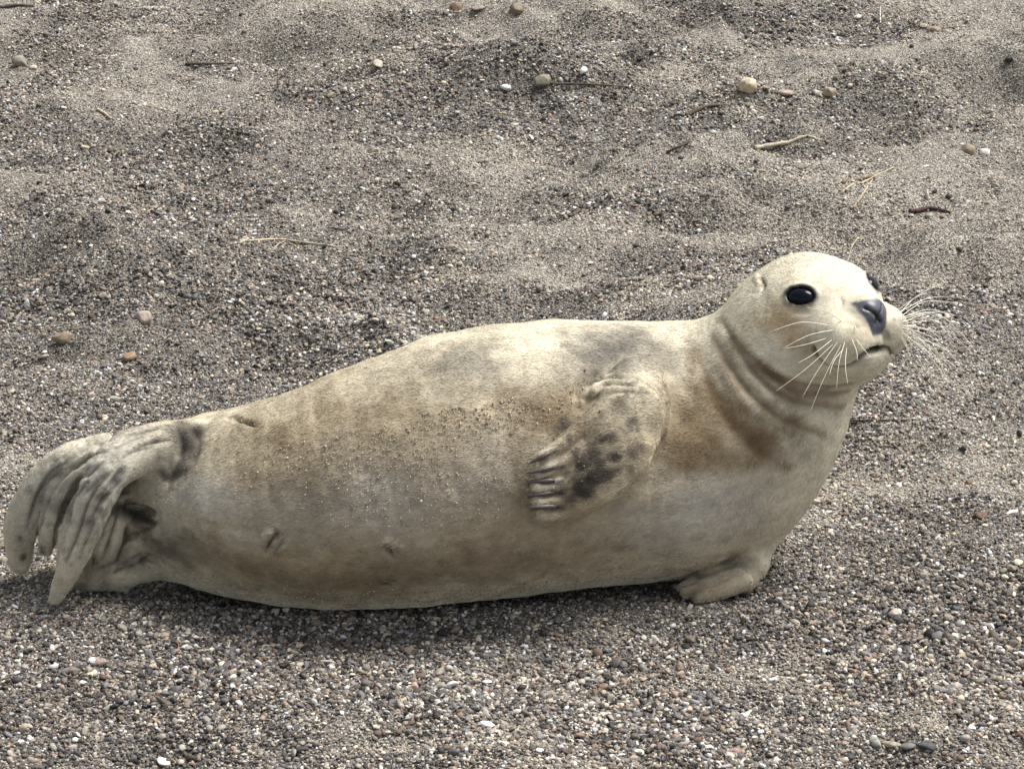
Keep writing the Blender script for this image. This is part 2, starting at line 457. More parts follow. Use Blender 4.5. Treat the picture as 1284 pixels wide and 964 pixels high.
def rest_Y(u, v, rpx, sink=0.96):             # depth at which a ball of that size touches the ground
    Y = 0.1
    for k in range(20):
        p = P(u, v, Y); r = rpx * px2m(p); d = ray(u, v)
        t = (r * sink - CAM[2]) / d[2]; Y = CAM[1] + d[1] * t
    return Y

PR = []
st = [(172, 668, 34), (205, 655, 58), (250, 631, 101), (320, 630, 121), (400, 624, 138), (500, 604, 157), (600, 582, 169), (700, 571, 168), (790, 566, 163), (855, 561, 156)]
tors = []
for (u, v, r) in st:
    Y = rest_Y(u, v, r); p = P(u, v, Y); tors.append((*p, r * px2m(p)))
# tail end carried a little clear of the ground by the flippers
for k, yk in ((0, 0.10), (1, 0.10), (2, 0.095)):
    p = P(st[k][0], st[k][1], yk); tors[k] = (*p, st[k][2] * px2m(p))
tors = np.array(tors)
TS = spline(tors, 52)
for i in range(0, 51, 3):                     # overlapping pieces so that far ones can be skipped
    PR.append(Chain(TS[i:i + 4, :3], TS[i:i + 4, 3], k=0.004))
neck = []
for (u, v, r, Y) in [(868, 575, 128, 0.145), (905, 562, 124, 0.13), (942, 522, 118, 0.122), (966, 478, 107, 0.12), (988, 436, 95, 0.115)]:
    p = P(u, v, Y); neck.append((*p, r * px2m(p)))
NS = spline(neck, 18); PR.append(Chain(NS[:, :3], NS[:, 3], k=0.055))

# ---- head frame
PSI, THE = R(33), R(19)
HF = np.array([math.sin(PSI) * math.cos(THE), -math.cos(PSI) * math.cos(THE), math.sin(THE)])
HL = np.array([math.cos(PSI), math.sin(PSI), 0.0]); HU = np.cross(HF, HL); HU /= np.linalg.norm(HU)
ROLL = R(-1.5); HL, HU = HL * math.cos(ROLL) + HU * math.sin(ROLL), HU * math.cos(ROLL) - HL * math.sin(ROLL)
HC = P(1020, 400, 0.11); AX = np.array([HF, HL, HU])
def hp(f, l, u): return HC + HF * f + HL * l + HU * u
def hmir(p):
    q = np.asarray(p) - HC; return np.asarray(p) - 2 * (q @ HL) * HL
PR += [Ell(hp(-.008, 0, .004), AX, (.097, .089, .088), .03),
       Ell(hp(.055, 0, -.012), AX, (.070, .048, .047), .035),
       Ell(hp(.030, .042, .016), AX, (.044, .036, .042), .025), Ell(hp(.030, -.042, .016), AX, (.044, .036, .042), .025),
       Ell(hp(.012, .045, -.034), AX, (.060, .044, .052), .03), Ell(hp(.012, -.045, -.034), AX, (.060, .044, .052), .03),
       Ell(hp(.062, 0, -.060), AX, (.064, .050, .037), .02),
       Ell(hp(.093, .029, -.028), AX, (.047, .046, .042), .015), Ell(hp(.093, -.029, -.028), AX, (.047, .046, .042), .015),
       Ell(hp(.114, 0, .001), AX, (.030, .026, .025), .014)]

# ---- hind flippers
def PcP(lst):                                 # (u, v, r_px, Y) -> points with radii
    pts = [P(u, v, Y) for (u, v, r, Y) in lst]; return pts, [r * px2m(q) for q, (u, v, r, Y) in zip(pts, lst)]
def chain_px(lst, k=0.012, n=0):
    a, r = PcP(lst)
    if n: q = spline([(*p_, r0) for p_, r0 in zip(a, r)], n); a, r = q[:, :3], q[:, 3]
    PR.append(Chain(a, r, k))
def flat_px(lst, nrm, sq, k=0.01, ik=0.006): a, r = PcP(lst); PR.append(Flat(a, r, nrm, sq, k, ik=ik))
chain_px([(285, 588, 52, .085), (245, 562, 35, .065), (205, 559, 30, .045), (165, 568, 31, .03)], .016, 9)
flat_px([(165, 580, 30, .07), (128, 585, 34, .075), (95, 618, 36, .085), (75, 655, 30, .09)], (0.35, -0.85, 0.3), 2.0, .008)
for dg in [[(128, 560, 18, .05), (82, 580, 21, .05), (45, 618, 22, .055), (27, 664, 21, .065), (25, 705, 14, .075)],
           [(120, 572, 13, .03), (87, 604, 15, .028), (67, 645, 15, .035), (57, 688, 10, .05)],
           [(134, 582, 12, .02), (106, 618, 13, .015), (87, 660, 12, .02), (77, 700, 8, .03)],
           [(172, 568, 29, .025), (142, 586, 28, -.005), (122, 620, 24, -.025), (106, 666, 19, -.03), (86, 712, 15, -.02), (69, 751, 9, -.012)]]:
    chain_px(dg, .0035, 13)
# lower hind flipper, folded underneath
chain_px([(225, 688, 36, .07), (185, 702, 27, .05), (150, 712, 25, .04), (112, 724, 18, .045)], .012, 8)
flat_px([(150, 715, 25, .05), (112, 708, 28, .06), (95, 712, 18, .06)], (0.2, -0.9, 0.4), 1.7, .008)
for dg in [[(156, 630, 12, .03), (146, 655, 13, .022), (133, 692, 14, .02), (122, 724, 12, .025)],
           [(130, 635, 10, .05), (122, 665, 14, .04), (110, 705, 14, .035), (100, 732, 10, .035)],
           [(185, 668, 12, .03), (168, 690, 12, .022), (152, 716, 11, .022)]]:
    chain_px(dg, .0035, 9)
# ---- far fore flipper, propping the chest
chain_px([(930, 640, 46, .10), (946, 684, 22, .07), (944, 706, 19, .05)], .018, 7)
flat_px([(944, 704, 18, .055), (930, 722, 20, .035), (900, 735, 17, .025), (872, 740, 13, .025)], (0.1, -0.45, 0.85), 1.25, .008)
for dg in [[(935, 728, 11, .005), (900, 742, 11, -.004), (876, 750, 7, -.006)], [(925, 718, 11, .02), (890, 733, 10, .01), (862, 743, 7, .004)], [(905, 718, 10, .045), (875, 728, 9, .035), (856, 736, 6, .03)]]:
    chain_px(dg, .004, 6)

def surf0(u, v, tmin=3.2):                    # where the ray through a photo pixel meets the field
    d = ray(u, v); t = tmin
    for k in range(90):
        e = field(PR, (CAM + d * t)[None])[0]
        if e < 0.0005: return CAM + d * t
        t += e * 0.8
        if t > 6: break
    return None
def normal0(p):
    e = 0.002; Q = np.concatenate([p + np.eye(3) * e, p - np.eye(3) * e]); f = field(PR, Q)
    g = f[:3] - f[3:]; return g / np.linalg.norm(g)

# ---- near fore flipper, folded against the flank
def fl(lst, lift):                            # (u, v, r_px, extra_lift)
    pts, rr = [], []
    for (u, v, r, e) in lst:
        q = surf0(u, v); n_ = normal0(q); pts.append(q + n_ * (lift + e)); rr.append(r * px2m(q))
    return pts, rr
nF = normal0(surf0(750, 560))
FLP = []
a_, r_ = fl([(800, 484, 40, -.020), (792, 520, 46, -.004), (770, 560, 43, .002), (745, 588, 40, .002), (716, 604, 34, .0), (700, 607, 30, -.003)], .016)
FLP.append(Flat(a_, r_, nF, 2.0, .010, ik=.012))
FING = [[(775, 500, 15, .000), (738, 530, 12, .002), (702, 556, 10, .004), (676, 574, 8.6, .006)],
        [(785, 518, 14, .002), (737, 555, 11, .003), (697, 580, 9, .005), (671, 591, 8, .006)],
        [(790, 533, 14, .002), (742, 577, 11, .004), (700, 600, 9, .006), (669, 607, 8, .006)],
        [(795, 550, 14, .001), (748, 597, 11, .003), (703, 618, 9, .005), (669, 622, 8, .006)],
        [(800, 560, 12, .000), (757, 613, 10, .002), (712, 633, 9, .003), (675, 638, 8.6, .004)]]
for fg in FING:
    a_, r_ = fl(fg, .019); q = spline([(*p_, r0) for p_, r0 in zip(a_, r_)], 8); FLP.append(Chain(q[:, :3], q[:, 3], .003))
a_, r_ = fl([(780, 476, 14, -.004), (754, 481, 10, -.001), (742, 492, 7, -.001)], .006); FLP.append(Chain(a_, r_, .006))

# eyes
EYE_N = surf0(1003, 370); EN = normal0(EYE_N)
PR += FLP
EYES = []
for m in (False, True):
    c = EYE_N - EN * .0098; nn = EN
    if m: c = hmir(c); nn = EN - 2 * (EN @ HL) * HL
    side = np.cross(nn, HU); side /= np.linalg.norm(side); upv = np.cross(side, nn)
    if side @ HF < 0: side, upv = -side, upv
    # almond tilted down towards the nose
    ct, sn = math.cos(R(-12)), math.sin(R(-12)); side, upv = side * ct + upv * sn, upv * ct - side * sn
    EYES.append((c, nn, side, upv))
    PR.append(Ell(c + nn * .011, np.array([side, upv, nn]), (.0205, .0140, .016), .004, 's'))
u_, v_ = project(np.array([EYES[0][0], EYES[1][0], hp(.146, 0, 0), hp(.10, .072, -.027), hp(.06, 0, -.1)])); print('eyes/nose/pad/chin px', np.round(u_), np.round(v_))
print('prims', len(PR), time.time() - T0)

# ---- polygonise (surface nets on the blocks that the skin passes through)
VX = 0.0026; NB = 12
lo = np.array([-0.76, -0.16, -0.03]); hi = np.array([0.62, 0.36, 0.56])
dim = (np.ceil((hi - lo) / (VX * NB)).astype(int)) * NB
G = np.full(dim + 1, 0.05, dtype=np.float32)
nb = dim // NB; BR = VX * NB * 0.5 * 3 ** 0.5
bc = np.stack(np.meshgrid(*[np.arange(k) for k in nb], indexing='ij'), -1).reshape(-1, 3)
ctr = lo + (bc + 0.5) * NB * VX
act = np.ones(len(ctr), bool); dc = np.full(len(ctr), 0.05)
dc = np.concatenate([field(PR, c) for c in np.array_split(ctr, 8)])
oo = np.stack(np.meshgrid(*[np.arange(NB + 1)] * 3, indexing='ij'), -1).reshape(-1, 3)
LIM = BR * 1.2 + 0.006
for b_, d in zip(bc, dc):
    if d < -LIM: G[tuple(slice(b_[k] * NB, b_[k] * NB + NB + 1) for k in range(3))] = -0.05
nact = 0
for b_, d in zip(bc, dc):
    if abs(d) > LIM: continue
    s = tuple(slice(b_[k] * NB, b_[k] * NB + NB + 1) for k in range(3)); nact += 1
    G[s] = field(PR, lo + (oo + b_ * NB) * VX, BR, d).reshape(NB + 1, NB + 1, NB + 1)
print('blocks', nact, len(bc))
print('field', time.time() - T0)
S = G < 0
n8 = sum(S[a:a + dim[0], b_:b_ + dim[1], c:c + dim[2]].astype(np.int8) for a in (0, 1) for b_ in (0, 1) for c in (0, 1))
cells = np.argwhere((n8 > 0) & (n8 < 8)); del n8
CID = np.full(dim, -1, dtype=np.int32); CID[tuple(cells.T)] = np.arange(len(cells))
acc = np.zeros((len(cells), 3)); cnt = np.zeros(len(cells))
corners = [(a, b_, c) for a in (0, 1) for b_ in (0, 1) for c in (0, 1)]
val = {k: G[tuple((cells + k).T)].astype(float) for k in corners}
for ka in corners:
    for ax in range(3):
        if ka[ax]: continue
        kb = tuple(1 if i == ax else ka[i] for i in range(3))
        va, vb = val[ka], val[kb]; m = (va < 0) != (vb < 0)
        t = np.where(m, va / np.where(m, va - vb, 1), 0)
        pt = np.tile(np.array(ka, float), (len(cells), 1)); pt[:, ax] = t
        acc[m] += pt[m]; cnt[m] += 1
SV = lo + (cells + acc / cnt[:, None]) * VX
quads = []
for ax in range(3):
    o1, o2 = (ax + 1) % 3, (ax + 2) % 3
    sl0 = [slice(None)] * 3; sl1 = [slice(None)] * 3
    sl0[ax] = slice(0, dim[ax]); sl1[ax] = slice(1, dim[ax] + 1)
    A, B = S[tuple(sl0)], S[tuple(sl1)]
    e = np.argwhere(A != B); e = e[(e[:, o1] > 0) & (e[:, o2] > 0) & (e[:, o1] < dim[o1]) & (e[:, o2] < dim[o2])]
    flip = A[tuple(e.T)]
    def cid(d1, d2):
        q = e.copy(); q[:, o1] += d1; q[:, o2] += d2; return CID[tuple(q.T)]
    q = np.stack([cid(-1, -1), cid(0, -1), cid(0, 0), cid(-1, 0)], 1)
    q[~flip] = q[~flip][:, ::-1]; quads.append(q)
SQ = np.concatenate(quads)
# light relaxation to take out the grid
E = np.concatenate([SQ[:, [0, 1]], SQ[:, [1, 2]], SQ[:, [2, 3]], SQ[:, [3, 0]]])
deg = np.bincount(E.ravel(), minlength=len(SV)).astype(float)
def relax(X, w):
    o = np.stack([np.bincount(E[:, 0], X[E[:, 1], k], len(X)) + np.bincount(E[:, 1], X[E[:, 0], k], len(X)) for k in range(3)], 1) / deg[:, None]
    return X + w * (o - X)
for k in range(3): SV = relax(relax(SV, 0.55), -0.5)
print('skin', len(SV), time.time() - T0)

# ---- look-up on the skin: which point does the ray through a photo pixel hit
from mathutils.bvhtree import BVHTree
from mathutils import Vector, Matrix
BVH = BVHTree.FromPolygons(SV.tolist(), SQ.tolist())
def hit(u, v):
    loc, nr, _, _ = BVH.ray_cast(Vector(CAM), Vector(ray(u, v)))
    return (None, None) if loc is None else (np.array(loc), np.array(nr))
def surf(u, v): return hit(u, v)[0]
def on_skin(lst): return [q for q in (surf(u, v) for (u, v) in lst) if q is not None]
def vnormals():
    fn_ = np.cross(SV[SQ[:, 2]] - SV[SQ[:, 0]], SV[SQ[:, 3]] - SV[SQ[:, 1]]); o = np.zeros_like(SV)
    for k in range(3):
        for j in range(4): o[:, k] += np.bincount(SQ[:, j], fn_[:, k], len(SV))
    return o / (np.linalg.norm(o, axis=1)[:, None] + 1e-12)
VN = vnormals(); SV0 = SV.copy(); DISP = np.zeros(len(SV))
def dent(pts, depth, width, fade=True):       # crease (+) or ridge (-) along a path on the skin
    global DISP
    pts = [np.asarray(q, float) for q in pts]; c, r = ball(pts, [0] * len(pts))
    ix = np.nonzero(nrm_(SV0 - c) < r + 3 * width)[0]
    if not len(ix): return
    p = SV0[ix]; d = path_dist(p, pts); f = 1.0
    if fade and len(pts) > 2:
        L = sum(np.linalg.norm(pts[i + 1] - pts[i]) for i in range(len(pts) - 1)) * 0.25
        f = np.clip(np.minimum(nrm_(p - pts[0]), nrm_(p - pts[-1])) / L, 0.1, 1)
    DISP[ix] -= depth * f * np.exp(-(d / width) ** 2)
def crease(lst, depth, width, n=16):
    q = on_skin([tuple(c) for c in spline(lst, n)])
    if len(q) > 1: dent(q, depth, width)
    return q
MOUTH = on_skin([tuple(c) for c in spline([(1020, 437), (1026, 450), (1040, 460), (1060, 462), (1076, 454), (1090, 442), (1104, 437)], 22)])
MOUTH = [q for q in MOUTH if (q - HC) @ HL < 0.002]; MOUTH2 = [hmir(q) for q in MOUTH]; GAPE = on_skin([tuple(c) for c in spline([(1080, 447), (1092, 441), (1107, 438)], 8)])
dent(GAPE, .007, .0045)
for m_ in (MOUTH, MOUTH2): dent(m_, .0075, .0036, False)
CRS = []
for lst, dp, w in [([(903, 398), (925, 430), (955, 462), (990, 487), (1030, 497), (1066, 490)], .0095, .006),
                   ([(915, 425), (938, 458), (970, 490), (1010, 508), (1058, 510)], .0075, .007),
                   ([(893, 420), (915, 460), (945, 497), (985, 528), (1035, 545)], .0065, .009),
                   ([(950, 455), (985, 478), (1030, 488), (1068, 482)], .008, .005),
                   ([(912, 410), (934, 442), (963, 474), (1000, 497)], -.003, .006),
                   ([(875, 440), (890, 485), (915, 530), (950, 565), (990, 585)], .003, .012),
                   ([(900, 445), (922, 483), (955, 515), (1000, 535)], -.003, .009),
                   ([(728, 505), (728, 490), (738, 476), (756, 468)], .012, .010), ([(733, 478), (760, 471), (792, 474)], .0045, .0036), ([(742, 489), (765, 481), (797, 484)], .003, .0032),
                   ([(752, 499), (775, 491), (802, 494)], .002, .0032), ([(800, 470), (828, 490), (838, 520), (826, 560)], .004, .007),
                   ([(250, 655), (285, 661), (335, 672)], .005, .004), ([(333, 692), (338, 680), (350, 666)], .011, .003),
                   ([(326, 676), (334, 672), (346, 664)], -.007, .006), ([(340, 694), (350, 690), (358, 680)], -.006, .006), ([(478, 684), (484, 678), (492, 680)], -.006, .006), ([(345, 692), (352, 682), (356, 676)], .006, .003), ([(484, 685), (488, 690), (492, 697)], .012, .004),
                   ([(495, 688), (499, 692), (502, 697)], .005, .003),
                   ([(232, 530), (248, 555), (235, 588), (200, 607)], .005, .008), ([(215, 528), (228, 555), (218, 588)], .003, .006),
                   ([(120, 570), (85, 590), (62, 620), (50, 660), (45, 705)], .014, .004), ([(130, 580), (95, 610), (76, 650), (67, 690)], .011, .004), ([(140, 590), (112, 625), (96, 670), (82, 705)], .010, .004), ([(162, 628), (175, 640), (192, 650)], .022, .010), ([(158, 672), (172, 668), (190, 664)], .012, .006), ([(146, 640), (138, 668), (128, 700)], .010, .004),
                   ([(290, 520), (310, 530), (322, 535)], .006, .0035), ([(280, 523), (295, 526), (305, 531)], .004, .003),
                   ([(953, 348), (958, 356), (956, 366)], .007, .003), ([(946, 345), (951, 352), (950, 360)], -.003, .004),
                   ([(1016, 388), (1006, 392), (992, 390)], .002, .004), ([(1053, 372), (1055, 378), (1054, 384)], .003, .003)]:
    CRS.append((crease(lst, dp, w), w, dp))
# nostrils: two slits that meet in a V, and the groove below
NOSL = []
for s in (-1, 1):
    q = on_skin([tuple(project(hp(.15, s * .0035, -.012))[k][0] for k in (0, 1)), tuple(project(hp(.148, s * .008, .000))[k][0] for k in (0, 1)), tuple(project(hp(.138, s * .017, .010))[k][0] for k in (0, 1))])
    if len(q) == 3: NOSL.append(q)
NOSL = NOSL[:1] + [[hmir(p_) for p_ in NOSL[0]]]
for q in NOSL: dent(q, .0045, .0024, False)
q = on_skin([tuple(project(hp(.15, 0, z_))[k][0] for k in (0, 1)) for z_ in (-.018, -.028, -.04)])
if len(q) > 1: dent(q[1:], .005, .004, False)
for c, nn, side, upv in EYES:                 # lids stand a little proud
    ring = [c + nn * .0085 + side * .0215 * math.cos(a) + upv * .0155 * math.sin(a) for a in np.linspace(0, 2 * math.pi, 13)]
    dent(ring, -.0032, .0045, False)
STK = []
rw = np.random.default_rng(91)
for (pa, pb, nn_, spr) in [(((150, 560), (60, 600), (30, 690)), 0, 5, 9), (((165, 575), (115, 640), (78, 730)), 0, 6, 11), (((215, 545), (170, 555), (130, 575)), 0, 6, 12), (((120, 590), (85, 630), (70, 690)), 0, 5, 8), (((185, 690), (150, 710), (115, 725)), 0, 4, 9)]:
    for k in range(nn_):
        o_ = rw.uniform(-spr, spr, 2); t0 = rw.uniform(0, .5); pp = spline(pa, 20); i0 = int(t0 * 19); i1 = min(19, i0 + rw.integers(5, 10))
        q_ = on_skin([tuple(c + o_) for c in pp[i0:i1]])
        if len(q_) > 2: dent(q_, rw.uniform(.001, .0026), .0026); STK.append(q_)
# soft lumps under the skin, small wrinkles on the flippers
DISP += 0.0016 * fbm(SV0, 17, 3, 201)
wrk = np.maximum(sstep(-.5, -.56, SV0[:, 0]), 0)
DISP += wrk * 0.0013 * fbm(SV0 * np.array([1.0, 1, .5]), 110, 2, 207)
SV = SV0 + VN * DISP[:, None]
SV = relax(SV, 0.25)
print('creased', time.time() - T0)

# ---- coat colours, with some light and shade painted in
CREAM = srgb(207, 199, 177); GREY = srgb(128, 121, 108); BROWN = srgb(116, 98, 70); DARK = srgb(58, 51, 45); PALE = srgb(216, 207, 184)
SC = np.tile(CREAM, (len(SV), 1)); bare = np.zeros(len(SV))
wob = np.stack([fbm(SV, 22, 3, 5), fbm(SV, 22, 3, 6), fbm(SV, 22, 3, 7)], 1) * 0.016
NZ = fbm(SV, 55, 4, 31)
def mark(u, v, ru, rv, col, al, rough=0.6, tilt=0.0):
    q = surf(u, v)
    if q is None: return
    s = px2m(q); R_ = max(ru, rv) * s
    ix = np.nonzero(np.abs(SV - q).max(1) < R_ * 1.7 + .02)[0]
    w = SV[ix] + wob[ix] * min(0.8, ru * s / 0.03) - q
    ct, sn = math.cos(R(tilt)), math.sin(R(tilt))
    a = w[:, 0] * ct + w[:, 2] * sn; b_ = -w[:, 0] * sn + w[:, 2] * ct
    e = np.sqrt((a / (ru * s)) ** 2 + (b_ / (rv * s)) ** 2 + (w[:, 1] / R_) ** 2)
    big_ = min(1.0, max(ru, rv) / 60.0)
    f = (al * (1 - sstep(0.35 - 0.3 * big_, 1.25 + 0.25 * big_, e + rough * (0.45 - 0.3 * big_) * NZ[ix])))[:, None]
    SC[ix] = SC[ix] * (1 - f) + np.asarray(col) * f
GB = srgb(138, 121, 93); GW = srgb(192, 187, 177)
for mk in [  # flank: broad tones; shade of underside and shoulder hollow painted in
    (500, 620, 360, 150, GB, .62), (780, 620, 300, 130, GB, .55), (330, 640, 180, 120, GB, .4), (520, 540, 240, 70, GB, .45),
    (470, 620, 110, 60, GW, .55), (620, 590, 90, 60, GW, .35), (880, 645, 120, 60, GW, .7), (255, 620, 60, 36, srgb(196, 190, 176), .8), (340, 650, 80, 40, GW, .3),
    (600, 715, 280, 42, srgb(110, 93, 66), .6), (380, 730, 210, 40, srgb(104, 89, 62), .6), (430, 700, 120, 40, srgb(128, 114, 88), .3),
    (230, 690, 60, 26, DARK, .6), (200, 688, 40, 26, DARK, .65), (290, 705, 70, 24, BROWN, .4), (400, 560, 120, 40, BROWN, .18), (330, 545, 60, 24, BROWN, .25),
    (590, 450, 58, 24, srgb(116, 110, 98), .75), (540, 472, 74, 26, GREY, .35), (500, 500, 44, 20, BROWN, .5), (640, 500, 34, 24, BROWN, .4), (350, 540, 44, 14, BROWN, .45), (420, 520, 50, 14, BROWN, .35), (540, 590, 50, 30, BROWN, .25), (400, 610, 40, 40, BROWN, .22), (330, 600, 40, 30, BROWN, .2), (702, 512, 44, 48, srgb(104, 84, 56), .8), (668, 540, 36, 40, BROWN, .4), (655, 600, 20, 60, BROWN, .3), (775, 438, 72, 32, srgb(84, 80, 74), .95), (720, 455, 44, 28, GREY, .6),
    (820, 450, 40, 34, GREY, .5), (850, 500, 26, 40, GREY, .3), (730, 490, 16, 16, srgb(84, 64, 42), .8), (640, 470, 60, 22, GREY, .25), (450, 500, 60, 16, GREY, .22),
    # neck and chest stains; PALE paints a lit rim on the chest edge
    (880, 540, 62, 48, BROWN, .8), (850, 570, 40, 30, BROWN, .5), (930, 520, 60, 18, srgb(102, 82, 54), .75, -30), (960, 560, 42, 18, BROWN, .7, -45), (900, 500, 50, 14, BROWN, .6, -40), (890, 520, 30, 70, srgb(102, 84, 56), .35), (868, 450, 10, 36, srgb(104, 90, 66), .5), (920, 480, 12, 40, srgb(110, 86, 54), .5, 35), (955, 545, 14, 44, srgb(108, 84, 54), .5, 40),
    (985, 530, 50, 12, BROWN, .5, -30), (1010, 500, 55, 8, BROWN, .6, -10), (940, 460, 50, 12, BROWN, .45, -45), (870, 470, 16, 50, BROWN, .35), (900, 450, 40, 10, GREY, .5, -50),
    (920, 570, 60, 22, BROWN, .5), (850, 530, 34, 60, srgb(108, 90, 62), .45), (900, 560, 80, 40, srgb(108, 90, 62), .3), (1035, 545, 34, 60, PALE, .75), (1000, 610, 44, 50, PALE, .7),
    # face
    (985, 410, 26, 34, srgb(164, 136, 96), .65, 20), (965, 395, 30, 30, srgb(178, 156, 118), .5), (1003, 352, 24, 10, srgb(150, 134, 106), .4), (1010, 440, 18, 16, BROWN, .5),
    (990, 330, 70, 22, PALE, .6), (1045, 395, 22, 20, PALE, .35), (1075, 430, 30, 22, srgb(186, 172, 146), .5), (1126, 420, 14, 22, srgb(120, 112, 98), .6), (1050, 475, 34, 10, srgb(160, 146, 118), .5),
    # hind flippers: markings, plus shade painted in digit gaps and tail hole
    (235, 560, 26, 38, DARK, .75), (215, 590, 24, 14, DARK, .6), (150, 560, 60, 30, srgb(150, 144, 134), .7), (100, 620, 60, 60, srgb(158, 152, 140), .6), (40, 660, 40, 60, srgb(170, 162, 146), .6),
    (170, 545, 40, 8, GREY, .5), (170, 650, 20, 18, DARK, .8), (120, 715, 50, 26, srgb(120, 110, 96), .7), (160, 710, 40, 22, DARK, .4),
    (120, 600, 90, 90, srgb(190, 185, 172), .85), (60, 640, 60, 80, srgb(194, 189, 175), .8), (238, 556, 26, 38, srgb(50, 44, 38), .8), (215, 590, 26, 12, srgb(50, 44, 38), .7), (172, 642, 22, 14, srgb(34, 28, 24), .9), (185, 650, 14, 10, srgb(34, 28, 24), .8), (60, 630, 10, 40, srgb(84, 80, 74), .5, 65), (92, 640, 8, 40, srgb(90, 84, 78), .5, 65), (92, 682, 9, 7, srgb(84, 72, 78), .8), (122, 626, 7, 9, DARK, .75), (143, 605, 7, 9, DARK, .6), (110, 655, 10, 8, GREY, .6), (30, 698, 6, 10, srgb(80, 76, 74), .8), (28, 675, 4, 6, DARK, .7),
    (55, 690, 6, 10, DARK, .7), (120, 705, 8, 9, DARK, .7), (130, 645, 7, 7, DARK, .6), (150, 635, 5, 5, DARK, .5), (105, 735, 14, 8, DARK, .6),
    # near fore flipper
    (765, 540, 70, 50, srgb(136, 124, 104), .75, 40), (750, 520, 50, 16, srgb(120, 106, 86), .4, 45), (740, 610, 22, 18, srgb(40, 34, 30), .95), (748, 596, 16, 16, srgb(46, 40, 34), .9), (722, 625, 16, 12, srgb(70, 58, 48), .7), (770, 570, 10, 10, DARK, .75),
    (790, 565, 12, 10, DARK, .6), (735, 575, 10, 8, DARK, .65), (715, 550, 9, 7, DARK, .55), (730, 535, 8, 7, BROWN, .7), (745, 555, 7, 6, DARK, .5), (765, 545, 10, 8, DARK, .5), (715, 595, 8, 7, DARK, .5),
    (790, 535, 14, 12, GREY, .6), (800, 560, 18, 14, srgb(92, 80, 68), .6), (760, 590, 14, 10, DARK, .6), (705, 560, 8, 6, DARK, .4), (775, 515, 12, 8, GREY, .5), (770, 605, 10, 10, DARK, .5),
    (682, 602, 16, 50, srgb(206, 197, 176), .8),
    # far fore flipper, with shade painted along its crease
    (905, 730, 70, 30, srgb(150, 132, 104), .7), (885, 718, 40, 8, srgb(70, 58, 44), .7, -20), (870, 742, 16, 12, srgb(112, 98, 80), .7), (930, 715, 30, 16, srgb(176, 166, 146), .6), (920, 700, 20, 10, DARK, .5),
    # scar and navel
    (342, 678, 12, 12, srgb(190, 182, 168), .8), (347, 672, 4, 5, DARK, .7), (338, 686, 5, 4, DARK, .6), (490, 690, 14, 10, srgb(190, 182, 168), .7), (488, 690, 5, 5, DARK, .85), (489, 731, 7, 5, srgb(74, 40, 26), .9), (495, 727, 4, 3, srgb(60, 30, 20), .9),
    (955, 357, 4, 7, srgb(120, 96, 66), .7), (300, 524, 10, 3, DARK, .6), (318, 533, 8, 4, DARK, .5)]:
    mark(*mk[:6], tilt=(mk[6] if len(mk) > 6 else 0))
SC *= (1 + 0.12 * fbm(SV, 18, 4, 51) + 0.07 * NZ + 0.10 * fbm(SV * np.array([.25, 1, 1]), 130, 3, 57))[:, None]
rp_ = np.random.default_rng(55)
for k in range(110):                          # faint leopard flecks on the flippers and shoulder
    if k < 60: t_ = rp_.random(); u_, v_ = 810 - 100 * t_ + rp_.normal(0, 14), 510 + 90 * t_ + rp_.normal(0, 24); r_ = rp_.uniform(3, 9); a_ = .75
    else: u_, v_ = rp_.uniform(10, 200), rp_.uniform(540, 730); r_ = rp_.uniform(2, 5); a_ = .5
    mark(u_, v_, r_ * 1.3, r_, DARK, a_ * rp_.uniform(.5, 1), tilt=40)
# rims, nose, mouth line (skin, not fur); also shade painted in creases
def near(pts, w, col, al=1.0):
    pts = [np.asarray(q, float) for q in pts]; c, r = ball(pts, [0] * len(pts))
    ix = np.nonzero(nrm_(SV - c) < r + 3 * w)[0]
    if not len(ix): return
    f = (al * np.exp(-(path_dist(SV0[ix], pts) / w) ** 2))[:, None]
    SC[ix] = SC[ix] * (1 - f) + np.asarray(col) * f
for c, nn, side, upv in EYES:
    q = SV - c; e = np.sqrt((q @ side / .0215) ** 2 + (q @ upv / .0165) ** 2 + (q @ nn / .03) ** 2)
    f = 1 - sstep(.95, 1.32, e + 0.10 * NZ); f = f * (nrm_(q) < .05)
    SC = SC * (1 - f[:, None]) + srgb(30, 27, 26) * f[:, None]; bare = np.maximum(bare, f)
for k, (q, w, dp) in enumerate(CRS):
    if dp > 0 and k < 7: near(q, .0065, srgb(104, 80, 50), .58)
    elif dp > .005: near(q, .0024, srgb(64, 54, 44), .6)  # shade painted into deep creases and digit gaps
for q in STK: near(q, .0024, srgb(80, 77, 72), .6)
near(MOUTH, .0030, srgb(44, 34, 28), .95); near(MOUTH[:3], .005, srgb(60, 44, 34), .8); near(MOUTH2, .0024, srgb(58, 46, 38), .85); 
for (u0, v0, u1, v1) in [(698, 564, 668, 580), (706, 584, 664, 594), (706, 602, 662, 607), (704, 617, 662, 620), (706, 635, 664, 635)]:
    q = on_skin([(u0 + (u1 - u0) * t, v0 + 1.5 + (v1 - v0) * t) for t in (0, .3, .6, .9)])
    if len(q) > 1: near(q, .0042, srgb(46, 40, 38), .85)  # dark gap shade painted on the toe under each claw
near(GAPE, .0042, srgb(22, 18, 18), 1)
q = (SV - hp(.138, 0, .000)) @ AX.T
wid = .0205 + .36 * np.clip(q[:, 2], -.036, .006)
e = np.maximum(np.abs(q[:, 1]) / np.maximum(wid, .004), np.abs(q[:, 2] + .005) / .0250) + (q[:, 0] < -.03) * 3
f = (1 - sstep(.85, 1.1, e + 0.07 * NZ)); NOSE = srgb(84, 86, 94)
SC = SC * (1 - f[:, None]) + NOSE * f[:, None]; bare = np.maximum(bare, f)
